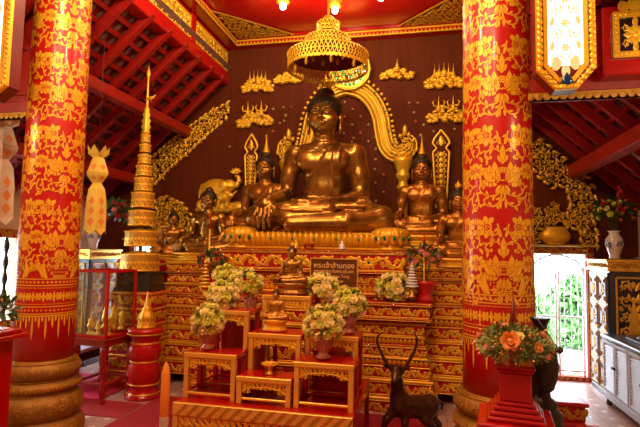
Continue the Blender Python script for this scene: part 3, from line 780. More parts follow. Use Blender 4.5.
def vinepath(o,pts,W,cx,cy,sg,w=.030):
    """stroke through control points with leaves on alternate sides and a curled bud at the end"""
    P=[Vector((cx+sg*a*W,cy+b*W)) for a,b in pts];out=[]
    for i in range(len(P)-1):
        a=P[max(i-1,0)];b=P[i];c=P[i+1];d=P[min(i+2,len(P)-1)]
        for k in range(5):
            t=k/5;q=.5*((2*b)+(c-a)*t+(2*a-5*b+4*c-d)*t*t+(3*b-a-3*c+d)*t**3);out.append((q.x,q.y))
    out.append((P[-1].x,P[-1].y));n=len(out)
    for k in range(3,n-3,4):
        q,r=out[k],out[k+1];aa=math.atan2(r[1]-q[1],r[0]-q[0]);e=1 if (k//4)%2 else -1
        o.leaf(q[0],q[1],aa+e*.6,.115*W,.042*W,e*.9,5)
    o.stroke(out,lambda t:w*W*(1.1-.45*t));o.dot(out[-1][0],out[-1][1],.034*W,7)
def stencil_cell(o,cx,cy,W,P):
    for sg in (-1,1):
        vinepath(o,[(.02,.34),(.12,.42),(.24,.40),(.31,.32),(.27,.24),(.21,.27)],W,cx,cy,sg)
        vinepath(o,[(.01,-.26),(.08,-.38),(.22,-.42),(.36,-.36),(.42,-.25),(.37,-.18),(.31,-.22)],W,cx,cy,sg)
        vinepath(o,[(.02,-.34),(.05,-.50),(.16,-.60),(.29,-.57),(.33,-.48),(.27,-.44)],W,cx,cy,sg)
        vinepath(o,[(.48,.30),(.42,.40),(.43,.52),(.48,.60)],W,cx,cy,sg)
        vinepath(o,[(.48,-.34),(.43,-.48),(.45,-.60),(.49,-.66)],W,cx,cy,sg)
        vinepath(o,[(.10,.74),(.08,.64),(.12,.55),(.19,.52),(.20,.46)],W,cx,cy,sg,.024)
        o.leaf(cx+sg*.03*W,cy+.50*W,PI/2-sg*.5,.15*W,.05*W,sg*.8)
        o.leaf(cx+sg*.03*W,cy-.52*W,-PI/2+sg*.4,.13*W,.045*W,-sg*.8)
        o.leaf(cx+sg*.36*W,cy+.20*W,PI/2-sg*.3,.13*W,.05*W,-sg*.8)
        paisley(o,cx+sg*.28*W,cy+.68*W,1.12*W,sg,.2)
        paisley(o,cx+sg*.455*W,cy+.04*W,.85*W,-sg,-.2)
    lotus_motif(o,cx,cy,W*1.06)
def column(x,y,rot,zph,label):
    root=empty('column',(x,y,0),label,'column')
    r0,r1,zt=.232,.214,4.5
    rr=lambda z:r0+(r1-r0)*(z-.5)/(zt-.5)
    mb=MB();n=72
    mb.lathe([(rr(z),z) for z in (.5,1,1.5,2,2.5,3,3.5,4,4.48)],96,0,0,0,0)
    f=lambda u,v,h:((rr(v)+.0012+h)*math.cos(u/r0),(rr(v)+.0012+h)*math.sin(u/r0),v)
    o=Orn(mb,f,1,.0012,0,.0024);C=2*PI*r0;W=C/4;P=.60
    z=1.47+zph
    row=0
    while z<zt-.1:
        row+=1
        for k in range(4): o.lv=.0005*((k+row)%2);stencil_cell(o,rot*r0+(k+.5)*W,z,W,P)
        z+=P
    o.case=0.0006;o.lv+=.0001
    # bands of small pattern under the flowers
    for zz in (1.185,1.02,.965,1.235): 
        o.stroke([(C*i/64,zz) for i in range(65)],lambda t:.008)
    for k in range(48): o.dot((k+.5)*C/48,1.005-.013,.009,4);o.dot((k+.5)*C/48,1.21,.011,4)
    for k in range(20):
        a=(k+.5)*C/20;o.rosette(a,1.10,.034,6)
        for sg in (-1,1): o.leaf(a+sg*.037,1.06,PI/2,.08,.016);
        for j in range(-3,4): o.dot(a+j*.0105,1.165,.0045,4);o.dot(a+j*.0105,1.04,.0045,4)
    # vase shaped stencils
    for k in range(4):
        a=rot*r0+(k+.5)*W
        for j,wd in enumerate((.08,.11,.145,.16,.145,.11,.08)):
            o.line(a-wd*.62,1.25+j*.026,a+wd*.62,1.25+j*.026,.010)
            for q in range(-4,5): o.dot(a+q*wd*.14,1.263+j*.026,.006,4)
        for sg in (-1,1): o.leaf(a+sg*.09,1.24,PI/2-sg*.6,.13,.035,sg*.9);curl(o,a+sg*.12,1.25,PI/2-sg*.4,.2,.012,-sg)
    # pendant tips
    for k in range(64):
        a=(k+.5)*C/64;L=(.05,.10,.05,.19)[k%4]
        o.leaf(a,.955,-PI/2,L,.013)
        for q in range(int(L/.03)): o.line(a-.009*(1-q*.12),.945-q*.03,a+.009*(1-q*.12),.945-q*.03,.004);
        o.dot(a+C/128,.952,.007,5)
    mb.build('shaft',[M['red_col'],M['gold_paint']],root)
    mb=MB()
    prof=[(.240,.60),(.250,.588),(.250,.575),(.272,.56),(.284,.53),(.284,.50),(.272,.47),(.252,.455),(.252,.435),(.275,.425),(.292,.405),(.292,.385),(.275,.365),(.258,.35),(.258,.335),(.285,.32),(.305,.28),(.31,.23),(.30,.18),(.275,.155),(.275,.14),(.30,.13),(.325,.10),(.33,.05),(.33,0)]
    pr=prof[::-1];cz=[p[1] for p in pr]
    def md(a,k):
        z=pr[k][1]
        if .46<=z<=.54: return 1+.018*abs(math.sin(a*18))
        if .16<z<.30: return 1+.03*abs(math.sin(a*9))+.012*abs(math.sin(a*36))
        if .36<z<.4: return 1+.015*abs(math.sin(a*24))
        if .03<z<.1: return 1+.03*abs(math.sin(a*9+.7))
        return 1
    mb.lathe(pr,216,0,0,0,0,md)
    g=lambda rad:(lambda u,v,h:((rad+h)*math.cos(u/rad),(rad+h)*math.sin(u/rad),v))
    for rad,zc,sc_,n_ in ((.312,.235,.030,26),(.284,.517,.017,44),(.328,.06,.026,28)):
        o=Orn(mb,g(rad),1,.008);Cb=2*PI*rad
        for k in range(n_): o.scroll((k+.5)*Cb/n_,zc,sc_,1 if k%2 else -1,PI,.3,4)
    o=Orn(mb,g(.293),1,.006);Cb=2*PI*.293
    for k in range(60): o.leaf((k+.5)*Cb/60,.38,PI/2,.035,.022)
    o=Orn(mb,g(.256),1,.006);Cb=2*PI*.256
    for zz in (.445,.342,.582): o.stroke([(Cb*i/60,zz) for i in range(61)],lambda t:.008)
    mb.build('base',[M['gold_shaded'],M['gold_dull']],root)
    return root
column(-3.04,3.5,.30,.08,'round red column with gold stencilled flowers, at the left beside the glass case')
column(.487,3.5,-PI/2-PI/4+.02,-.05,'round red column with gold stencilled flowers, at the right behind the orange bouquet')

# ================================================================= ALTAR
altar=empty('altar',(-1.1,5.2,0),'tiered red and gold altar of carved friezes carrying the statues','altar')
def tier(x0,x1,yf,yb,z0,z1,kind,sides=(True,True),lead=0):
    """one course of the stepped altar; kind says how its face is worked"""
    mb=MB();hh=z1-z0
    if kind=='frieze':
        mb.box(x0,x1,yf,yb,z0,z1,0)
        faces_=[(frontface(x0,yf-.001,z0),x1-x0)]
        if sides[1]: faces_.append((lambda u,v,h:(x1+h,yf+u,z0+v),min(yb-yf,1.0)))
        if sides[0]: faces_.append((lambda u,v,h:(x0-h,yf+u,z0+v),min(yb-yf,1.0)))
        e=min(.014,hh*.10)
        for ff,L in faces_:
            o=Orn(mb,ff,1,.010);o.line(0,e*.5,L,e*.5,e,h=.014);o.line(0,hh-e*.5,L,hh-e*.5,e,h=.014)
            vine(o,L,(hh-2*e)*.96,e,2,None,lead)
    elif kind=='dots':
        mb.box(x0,x1,yf,yb,z0,z1,0)
        for ff,L in [(frontface(x0,yf-.001,z0),x1-x0)]+([(lambda u,v,h:(x1+h,yf+u,z0+v),min(yb-yf,1.0))] if sides[1] else [])+([(lambda u,v,h:(x0-h,yf+u,z0+v),min(yb-yf,1.0))] if sides[0] else []):
            o=Orn(mb,ff,1,.006);o.line(0,hh*.12,L,hh*.12,hh*.22);o.line(0,hh*.88,L,hh*.88,hh*.22);dots(o,L,hh*.5,hh*1.1,hh*.2,3)
    elif kind=='gold':
        b=hh*.35;mb.box(x0,x1,yf,yb,z0,z1,1,b)
    elif kind=='petals':
        mb.box(x0,x1,yf+.02,yb,z0,z1,0)
        for ff,L in [(lambda u,v,h:(x0+u,yf+.02-h-.02*v/hh,z0+v),x1-x0)]+([(lambda u,v,h:(x1-.02+h+.02*v/hh,yf+.02+u,z0+v),min(yb-yf-.02,1.0))] if sides[1] else []):
            o=Orn(mb,ff,1,.012);petals_row(o,L,hh*.03,hh*.94,hh*.75)
    elif kind=='red':
        mb.box(x0,x1,yf,yb,z0,z1,0)
    return mb.build('tier',[M['red_frieze'],M['gold'],M['green_glass'],M['mirror']],altar,None)
def shift_altar():
    for c in altar.children: c.location=(-altar.location[0],-altar.location[1],0)
# centre slab under the large statue
def course(x0,x1,yf,yb,spec,ztop,sides=(True,True),flare=None):
    z=ztop
    for i,(kind,hh,dx) in enumerate(spec):
        d=dx;tier(x0-d,x1+d,yf-d,yb,z-hh,z,kind,sides,i%2);z-=hh
    return z
course(-2.19,-.20,5.02,6.45,[('dots',.026,.01),('frieze',.18,0),('dots',.026,.01),('red',.02,-.03),('frieze',.10,-.04),('petals',.07,.0),('gold',.03,.05),('frieze',.14,.02),('gold',.025,.05),('frieze',.14,.07),('gold',.03,.10),('frieze',.16,.08),('gold',.03,.11),('frieze',.16,.12),('gold',.03,.15),('frieze',.17,.14),('red',.163,.16)],1.50)
# side wings carrying the smaller statues
wing=[('gold',.03,.02),('frieze',.085,0),('dots',.02,.01),('red',.015,-.02),('frieze',.10,-.01),('gold',.02,.03),('frieze',.10,.01),('dots',.02,.03),('frieze',.11,.02),('gold',.025,.05),('petals',.07,.03),('frieze',.13,.05),('gold',.025,.08),('frieze',.14,.07),('gold',.03,.11),('frieze',.15,.10),('gold',.03,.13),('frieze',.14,.12)]
course(-.30,.80,5.20,6.45,wing,1.345)
course(-2.92,-2.10,5.20,6.45,wing,1.345)
# front piers in front of the centre slab, spreading towards the floor
pier=[('dots',.03,.03),('frieze',.115,0),('dots',.025,.03),('red',.02,-.03),('gold',.025,-.02),('frieze',.11,-.05),('gold',.022,-.03),('petals',.055,-.035),('dots',.022,-.015),('frieze',.095,-.02),('gold',.022,.0),('petals',.055,-.0),('frieze',.12,.015),('gold',.025,.05),('frieze',.13,.035),('gold',.03,.09),('frieze',.13,.08)]
course(-.72,.04,4.80,5.1,pier,1.01)
course(-2.32,-1.56,4.80,5.1,pier,1.01)
shift_altar()

# lotus plinth of the large statue: a row of gilded petals with a large lotus at each end
pl=empty('lotus_plinth',(-1.2,5.7,1.503),'long gilded lotus plinth with green jewels under the largest statue','plinth')
mb=MB();x0,x1=-.97,.99
mb.box(x0+.16,x1-.16,-.58,.17,0,.03,0,.01);mb.box(x0+.16,x1-.16,-.55,.17,.03,.19,0,.02);mb.box(-.59,.6,.17,.33,0,.19,0,.02)
o=Orn(mb,lambda u,v,h:(x0+.16+u,-.55-h-.12*v,.03+v),0,.05);L=x1-x0-.32;n=27
for i in range(n):
    u=(i+.5)*L/n;o.leaf(u,.0,PI/2,.165,L/n*1.05,0,7)
    if i%4==1: o.dot(u+L/n*.5,.085,.016,6,.045,1,1.6)
    o.dot(u,.13,.012,5,.05)
for xx in (x0+.14,x1-.14):
    def pm(a,k): return 1+.06*abs(math.sin(a*7)) if 2<k<9 else 1
    mb.lathe([(.15,0),(.17,.01),(.165,.03),(.13,.045),(.135,.065),(.175,.10),(.195,.15),(.185,.20),(.15,.235),(.07,.25),(.0,.252)],72,xx,-.45,0,0,pm)
    o9=Orn(mb,lambda u,v,h,xx=xx:(xx+(.185+h)*math.cos(u/.185),-.45+(.185+h)*math.sin(u/.185),.07+v),0,.02)
    for k in range(14): o9.leaf(k*.083,0,PI/2,.14,.075,0,7)
    for k in range(6):
        a=-PI/2+(k-2.5)*.5;mb.ball((xx+.203*math.cos(a),-.45+.203*math.sin(a),.13),(.016,.016,.026),1,6,4)
mb.build('petals',[M['gold'],M['green_glass']],pl)
# ================================================================= STATUES
statue('seated_statue',(-1.19,5.72,1.70),1.0,'largest seated bronze statue with a robe over one shoulder, centre of the altar','statue',0,0,0,'flame')
statue('seated_statue',(-2.085,6.18,1.70),.62,'copper toned seated statue with pointed flame, behind the largest statue on its left','statue',1,0,.0,'spire')
statue('seated_statue',(-.03,5.86,1.56),.55,'copper toned seated statue with tall gold spire, right of the largest statue','statue',1,0,.13,'spire')
statue('seated_statue',(-2.66,5.70,1.345),.46,'small bronze seated statue without crown, by the low end of the elephant relief','statue',0,0,.10)
statue('seated_statue',(.36,5.46,1.345),.43,'small bronze seated statue half hidden behind the right column','statue',1,0,.10,'flame')
statue('disciple_statue',(-3.27,5.95,1.345),.33,'small copper seated figure behind the tiered gold parasol','statue',1,.5,.06)
mb=MB();mb.box(-.36,.24,5.45,6.3,1.345,1.56,0,.02);mb.box(-.40,.28,5.40,6.3,1.345,1.40,0,.015)
o=Orn(mb,frontface(-.36,5.449,1.40),0,.02)
for i in range(9): o.leaf((i+.5)*.0667,.005,PI/2,.12,.066)
for i in range(8): o.dot((i+1)*.0667,.1,.012,6,.03,1)
tag(mb.build('pedestal',[M['gold'],M['green_glass']]),'low gilded pedestal under the statue with the tall gold spire','pedestal')
mb=MB();mb.box(-2.42,-1.81,5.9,6.36,1.51,1.70,0,.02)
tag(mb.build('pedestal',[M['gold']]),'gilded block under the copper statue behind the largest one','pedestal')

# ================================================================= REAR WALL GILDING
YWf=6.49
def wallf(o0,k=1.0,y=YWf):
    return lambda u,v,h:(o0[0]+u*k,y-h,o0[1]+v*k)
def wp(px,py): p=PY(px,py,6.44);return (p.x,p.z)
# planked backing board with battens is the wall itself; arch, halo and finials stand on it
def path_px(pts): return [wp(*p) for p in pts]
def smooth(pts,n=8):
    out=[];P=[Vector(p) for p in pts]
    for i in range(len(P)-1):
        a=P[max(i-1,0)];b=P[i];c=P[i+1];d=P[min(i+2,len(P)-1)]
        for k in range(n):
            t=k/n;out.append(tuple(.5*((2*b)+(c-a)*t+(2*a-5*b+4*c-d)*t*t+(3*b-a-3*c+d)*t**3)))
    out.append(tuple(P[-1]));return out
arch=empty('gilded_arch',(-1.0,6.49,1.50),'large gilded arch on two pillars with flame finials behind the largest statue','arch')
cx=-.995
cx=wp(346,100)[0]
half=[(wp(a,b)[0]-cx,wp(a,b)[1]) for a,b in ((346,86),(361,90),(373,101),(380,116),(383,133),(387,147),(396,154),(407,151),(409,143),(402,141))]
mb=MB()
for sg in (-1,1):
    p=smooth([(sg*u,v) for u,v in half],7)
    N=len(p)
    def off(pp,d):
        out=[]
        for i in range(len(pp)):
            a=pp[max(i-1,0)];b=pp[min(i+1,len(pp)-1)];dx,dy=b[0]-a[0],b[1]-a[1];l=math.hypot(dx,dy) or 1
            out.append((pp[i][0]-dy/l*d*sg,pp[i][1]+dx/l*d*sg))
        return out
    o=Orn(mb,lambda u,v,h:(cx+u,6.47-h,v),0,.03,.05)
    tw=lambda t:1-.6*max(0,(t-.75)/.25)
    o.stroke(p,lambda t:.23*tw(t),.02)
    o2=Orn(mb,lambda u,v,h:(cx+u,6.445-h,v),0,.03)
    for d,w in ((.095,.035),(.045,.03),(0,.03),(-.045,.03),(-.095,.035)): o2.stroke(off(p,-d),lambda t,w=w:w*tw(t),.03)
    o3=Orn(mb,lambda u,v,h:(cx+u,6.42-h,v),0,.02)
    q=off(p,.085)
    for i in range(4,N-22,2): o3.dot(q[i][0],q[i][1],.015,6,.02,1 if (i//2)%4==2 else 0)
    q=off(p,.12)
    for i in range(2,N-26,2):
        a=math.atan2(q[i][1]-3.2,q[i][0]);o3.leaf(q[i][0],q[i][1],a,.05,.04,0,5)
mb.build('arch_band',[M['gold_bright'],M['green_glass'],M['red_glass']],arch,(0,0,0))
for sg in (-1,1):
    mb=MB();X=cx+sg*.775
    mb.lathe([(.075,1.5),(.085,1.52),(.07,1.56),(.06,1.62),(.065,2.2),(.06,2.3),(.09,2.33),(.06,2.37),(.06,2.42),(.09,2.45),(.095,2.5),(.075,2.53),(.10,2.58),(.12,2.66),(.125,2.70),(.10,2.72)],20,X,6.36,0,0)
    mb.build('pillar',M['gold_bright'],arch)
    # flame finial of curls
    mb=MB();o=Orn(mb,lambda u,v,h:(X+sg*u,6.42-h,v),0,.03,.03)
    for (u,v,r_,d) in ((.0,2.77,.06,1),(.09,2.79,.055,-1),(-.085,2.78,.05,1),(.04,2.87,.055,-1),(-.05,2.88,.045,1),(.10,2.90,.04,1),(.02,2.97,.042,1),(.0,3.04,.03,-1),(.07,2.99,.03,1)): o.scroll(u,v,r_,d,2.0+d,.34,5)
    for (u,v,a,L,w,b) in ((.02,3.03,1.65,.15,.06,-.3),(.12,2.93,1.2,.12,.035,.6),(-.08,2.90,2.0,.12,.035,-.6),(.15,2.80,.9,.15,.045,.9),(-.14,2.79,2.3,.13,.04,-.9),(.06,3.0,1.2,.13,.04,.5),(-.03,2.99,2.0,.12,.04,-.5)): o.leaf(u,v,a,L*(1 if u==.02 else .6),w,b,8)
    mb.build('flame_finial',M['gold_bright'],arch)
for c in arch.children: c.location=(1.0,-6.49,-1.50)
# round halo with coloured glass
mb=MB();hx,hz=wp(350,71);r=.27
f=lambda u,v,h:(hx+u,6.40-h,hz+v)
mb.lathe([(r*1.05,0),(r*1.05,.05),(r,.06),(r*.95,.055)],48,hx,6.44,hz,0,tilt=Matrix.Rotation(PI/2,3,'X'))
o=Orn(mb,lambda u,v,h:(hx+u,6.383-h,hz+v),0,.012)
o.spiral(0,0,r,r,1,0,.035,.035,1,40)
rr=random.Random(3)
for ring in range(5):
    q=.05+ring*.052;n=max(5,int(q*2*PI/.055))
    for i in range(n):
        a=2*PI*i/n+ring*.4
        if ring in (1,3) : o.dot(q*math.cos(a),q*math.sin(a),.027,5,.01,1 if rr.random()<.75 else 2)
        else: o.leaf(q*math.cos(a),q*math.sin(a),a+(.9 if i%2 else -.9),.055,.03,0,5)
tag(mb.build('halo_disc',[M['gold_bright'],M['green_glass'],M['mirror']]),'round gold halo inlaid with green glass, on top of the arch','halo')
# tall spade-topped boards
def sema(px,top,shoulder,bot,wt,wb,label):
    (x,zt),(_,zs),(_,zb)=wp(px,top),wp(px,shoulder),wp(px,bot);k=.0137
    root=empty('boundary_board',(x,6.40,zb),label,'wall ornament')
    a,b=wt*k/2,wb*k/2;Hs=zs-zb;Ht=zt-zs
    out=[(-b,0),(-a,Hs*.93),(-a*.55,Hs),(-a*1.05,Hs+Ht*.28),(-a*.8,Hs+Ht*.55),(0,Hs+Ht),(a*.8,Hs+Ht*.55),(a*1.05,Hs+Ht*.28),(a*.55,Hs),(a,Hs*.93),(b,0)]
    mb=MB();mb.prism(out,lambda u,v,d:(u,d,v),-.02,.02,1)
    o=Orn(mb,lambda u,v,h:(u,-.021-h,v),0,.012)
    for i in range(len(out)): 
        p,q=out[i],out[(i+1)%len(out)];o.line(*p,*q,.026)
    for i in range(10):
        v=Hs*(.06+i*.092);w=b+(a-b)*v/Hs
        o.leaf(0,v-.03,PI/2,Hs*.09,w*.55)
        for sg in (-1,1): o.scroll(sg*w*.50,v,w*.38,sg,PI/2,.42,4)
    o.leaf(0,Hs+Ht*.1,PI/2,Ht*.6,a*.5);
    for sg in (-1,1): o.scroll(sg*a*.4,Hs+Ht*.3,a*.32,sg,PI/2,.34,3)
    mb.build('carved_board',[M['gold_bright'],M['brown']],root)
sema(253,135,153,196,13,8,'pierced gold board with spade top behind the left copper statue')
sema(441,131,149,208,15,9,'pierced gold board with spade top near the right column')
# small glass studs scattered over the wall
S_=[]
for lst,ox,oy,k in (([(343,165),(385,203),(340,245),(428,243),(382,288),(470,287),(338,333),(427,333),(380,378),(470,376),(510,415),(12,193),(53,193),(24,237)],280,70,5.34),
    ([(150,310),(177,310),(165,340),(170,367),(195,378),(225,398),(185,410),(250,365)],360,0,3.05),
    ([(96,398),(75,413),(118,372)],240,0,3.05),
    ([(365,5),(345,22),(410,20),(413,57),(412,88),(440,78),(410,118),(437,135),(412,160),(437,188),(413,215),(437,240),(390,30)],240,130,3.05)):
    for a,b in lst: S_.append((ox+a/k,oy+b/k))
S_+=[(228,250-104),(283,120),(272,108),(455,128),(448,122),(236,120)]
mst=[None,None]
for i in (0,1):
    mb=MB();mb.lathe([(.026,0),(.027,.008),(.018,.018),(0,.022)],10,tilt=Matrix.Rotation(PI/2,3,'X'));o=mb.build('glass_stud',[M['stud'] if i==0 else M['stud_red']])
    mst[i]=o.data;bpy.data.objects.remove(o)
for i,(a,b) in enumerate(S_):
    p=wp(a,b);o=bpy.data.objects.new('glass_stud',mst[1 if i%5==2 else 0]);COL.objects.link(o);o.location=(p[0],6.499,p[1]);k=.6+.35*R.random();o.scale=(k,k,k)
    tag(o,'small round glass stud set on the dark wall around the arch','stud','glass studs on the dark rear wall')
# gilded reliefs of clouds and figures
def cloud(mb,w,hh,seed=1,y=0):
    rr=random.Random(seed)
    n=int(w*hh*900)+10
    for i in range(n):
        u=rr.uniform(-1,1);v=rr.uniform(0,1)*(1-abs(u)**2.2*.6)
        r=rr.uniform(.02,.036);mb.ball((u*w/2,y-.01,v*hh+.01),(r*1.3,.028+.02*(1-abs(u)),r),0,8,5)
    o=Orn(mb,lambda u,v,h:(u,y-.035-h,v),0,.02,.02)
    for i in range(int(w/.085)):
        u=-w/2+.04+i*.085;o.scroll(u,hh*(.25+.35*rr.random())*(1-abs(u/w*2)*.3),.036,rr.choice((-1,1)),rr.uniform(0,6),.34,3)
    for sg in (-1,1): o.leaf(sg*w*.42,hh*.35,0 if sg>0 else PI,w*.16,hh*.3,sg*.4)
def spire(mb,x,z,hh,w,y=-.03):
    mb.lathe([(w,0),(w*.9,hh*.08),(w*.55,hh*.12),(w*.75,hh*.25),(w*.7,hh*.33),(w*.3,hh*.38),(w*.42,hh*.44),(w*.4,hh*.52),(w*.22,hh*.58),(w*.26,hh*.62),(w*.12,hh*.72),(w*.1,hh*.85),(.002,hh)],10,x,y,z)
def dancer(mb,x,z,hh,y=-.04):
    spire(mb,x,z+hh*.1,hh*.9,hh*.16,y)
    for sg in (-1,1):
        mb.tube([(x+sg*hh*.08,y,z+hh*.42),(x+sg*hh*.26,y,z+hh*.38),(x+sg*hh*.34,y,z+hh*.62),(x+sg*hh*.24,y,z+hh*.74)],[hh*.06,hh*.05,hh*.04,hh*.02],6)
        mb.tube([(x,y,z+hh*.1),(x+sg*hh*.3,y-.01,z+hh*.06),(x+sg*hh*.34,y,z-hh*.08)],[hh*.09,hh*.07,hh*.04],6)
def relief(px,py,w,hh,kind,seed,label):
    p=wp(px,py);mb=MB();cloud(mb,w,hh,seed)
    if kind=='five':
        for i in range(5): spire(mb,(i-2)*w*.13,hh*.72,w*.42*(1-.06*abs(i-2)),w*.06)
    elif kind=='two':
        for sg in (-1,1): dancer(mb,sg*w*.2,hh*.62,w*.5)
    elif kind=='one': spire(mb,0,hh*.7,hh*1.6,w*.13)
    o=mb.build('wall_relief',M['gold_bright']);o.location=(p[0],6.48,p[1])
    return tag(o,label,'wall relief')
relief(257,91,.45,.18,'five',1,'gold relief of five spired figures on a cloud, upper left by the beam')
relief(444,87,.46,.20,'five',2,'gold relief of five spired figures on a cloud, upper right by the column')
relief(254,126,.50,.19,'two',3,'gold relief of two dancing figures on a cloud, left of the arch')
relief(446,122,.46,.20,'two',4,'gold relief of two dancing figures on a cloud, right of the arch')
relief(397,78,.42,.12,'one',5,'gold relief of one seated spired figure on a cloud, right of the hanging parasol')
relief(289,82,.42,.13,'none',6,'gold cloud relief partly hidden behind the hanging parasol')
# elephants
S=Sculpt((-.34,-.16,-.05),(.36,.06,.58),.0085)
S.ell((-.06,0,.30),(.20,.085,.14),.04);S.ell((.12,-.03,.34),(.085,.07,.085),.04)
S.chain([(.17,-.04,.33),(.215,-.045,.345),(.25,-.04,.40),(.235,-.04,.455),(.20,-.04,.47)],[.04,.032,.026,.02,.016],.02)
S.ell((.06,-.075,.33),(.045,.02,.065),.012)
S.cap((.18,-.05,.31),(.25,-.06,.33),.012,.006,.01)
for x in (-.2,-.12,.02,.09): S.cap((x,0,.24),(x-.01,0,.08),.05,.04,.03)
S.ell((-.26,0,.10),(.06,.05,.06),.03);S.ell((.0,0,.03),(.30,.05,.05),.04);S.ell((.22,0,.06),(.11,.05,.08),.04)
S.ell((.06,-.06,.19),(.10,.05,.065),.02);S.ell((.15,-.07,.21),(.04,.04,.04),.02);S.chain([(.18,-.08,.2),(.21,-.08,.24),(.24,-.08,.27)],[.018,.014,.008],.01)
for x in (.0,.11): S.cap((x,-.06,.16),(x,-.06,.07),.026,.022,.02)
S.ell((-.15,-.05,.14),(.05,.04,.07),.03)
S.chain([(-.24,-.02,.36),(-.27,-.02,.26),(-.275,-.02,.18)],[.018,.014,.01],.01)
S.ell((.07,-.10,.33),(.05,.02,.07),.008);S.ell((.13,-.11,.36),(.012,.01,.009),.006,None,True)
me=S.mesh('elephant_relief',M['gold_bright'])
el=bpy.data.objects.new('elephant_relief',me);COL.objects.link(el);p=wp(220,212);el.location=(p[0],6.45,p[1]);el.scale=(1.16,1.2,1.08)
mb=MB();o=Orn(mb,lambda u,v,h:(.2+u,-.04-h,.50+v),0,.02,.02)
for a in range(5): o.leaf(0,0,PI*(.15+.175*a),.085,.035)

o2=mb.build('lotus_flower',M['gold_bright'],el);mb=MB();o=Orn(mb,lambda u,v,h:(u,-.055-h,v),0,.014)
for q in range(11): o.scroll(-.28+q*.055,.03+.02*(q%2),.03,1 if q%2 else -1,q,.34,3)
o2=mb.build('cloud_scroll',M['gold_bright'],el)
tag(el,'gold relief of an elephant with raised trunk and a small elephant on the wall','wall relief')
# openwork scroll ornaments
def openwork(name,poly,step,rad,label,origin,extra=None,cat='wall ornament'):
    """fills the outline with interlocking scrolls and leaves"""
    P=[wp(*q) for q in poly];mb=MB();o=Orn(mb,lambda u,v,h:(u,6.46-h,v),0,.03,.03)
    def inside(x,y):
        c=False;j=len(P)-1
        for i in range(len(P)):
            if (P[i][1]>y)!=(P[j][1]>y) and x<(P[j][0]-P[i][0])*(y-P[i][1])/(P[j][1]-P[i][1])+P[i][0]: c=not c
            j=i
        return c
    rr=random.Random(len(poly)*7)
    xs=[p[0] for p in P];ys=[p[1] for p in P];y=min(ys);row=0
    while y<max(ys):
        x=min(xs)+(row%2)*step*.5
        while x<max(xs):
            if inside(x,y):
                d=1 if rr.random()<.5 else -1;a=rr.uniform(0,2*PI)
                o.scroll(x,y,rad*rr.uniform(.8,1.1),d,a,.26,4)
                aa=rr.uniform(0,2*PI);o.leaf(x+rad*.6*math.cos(aa),y+rad*.6*math.sin(aa),aa+.8,rad*1.3,rad*.5,-1.3)
            x+=step
        y+=step*.86;row+=1
    if extra: extra(o,P)
    # cut to local origin
    ob=mb.build(name,M['gold_bright'],None,Vector((origin[0],6.49,origin[1])));tag(ob,label,cat);return ob
def edge(o,P):
    for i in range(len(P)):
        a,b=P[i],P[(i+1)%len(P)];L=math.hypot(b[0]-a[0],b[1]-a[1]);n=max(1,int(L/.08))
        for k in range(n):
            t=(k+.5)/n;x,y=a[0]+(b[0]-a[0])*t,a[1]+(b[1]-a[1])*t;ang=math.atan2(b[1]-a[1],b[0]-a[0])
            o.leaf(x,y,ang+.6,.10,.04,-1.0)
openwork('gable_ornament',[(228,103),(224,118),(206,133),(188,150),(170,165),(154,182),(148,186),(150,160),(165,146),(186,130),(205,116)],.088,.05,'slanting gold openwork scroll under the left roof slope',wp(190,145),edge)
openwork('door_ornament',[(155,200),(165,198),(180,204),(190,216),(186,226),(192,236),(176,243),(155,243),(150,230),(158,214)],.085,.052,'rounded gold openwork scroll over the far left door, beside the tiered parasol',wp(170,243),edge)
openwork('door_ornament',[(532,140),(543,141),(556,154),(566,160),(573,171),(587,178),(594,189),(595,200),(591,215),(596,232),(596,247),(584,248),(583,232),(567,222),(573,205),(570,190),(562,184),(554,186),(541,176),(530,160)],.088,.052,'large curling gold openwork scroll over the grilled door, right of the column',wp(570,248),edge)
openwork('door_ornament',[(534,206),(548,212),(556,200),(564,212),(577,214),(572,222),(560,221),(556,226),(545,224),(540,240),(536,248),(533,248)],.07,.042,'gold openwork leaf spray above the gold bowl over the grilled door',wp(555,225),None)
def urnpot(px,py,r,label):
    p=wp(px,py);mb=MB();k=r
    mb.lathe([(k*.55,0),(k*.6,k*.06),(k*.5,k*.12),(k*.85,k*.3),(k,k*.6),(k*.98,k*.85),(k*.8,k*1.1),(k*.66,k*1.2),(k*.72,k*1.3),(k*.8,k*1.36),(k*.7,k*1.36)],32,0,0,0,0,None,True,1,.45)
    o=mb.build('gold_bowl',M['gold']);o.location=(p[0],6.40,p[1]);return tag(o,label,'bowl')
urnpot(555,246,.17,'round gold bowl on top of the grilled door frame')
urnpot(165,240,.15,'round gold bowl over the far left door, behind the tiered parasol')
mb=MB()
for x0,x1,z in ((D1[0]-.09,D1[1]+.09,1.595),(D2[0]-.09,D2[1]+.09,1.595)):
    mb.box(x0,x1,6.28,6.5,z,z+.025,0,.008)
mb.build('trim_9',M['gold_dull'])['kind']='structure'
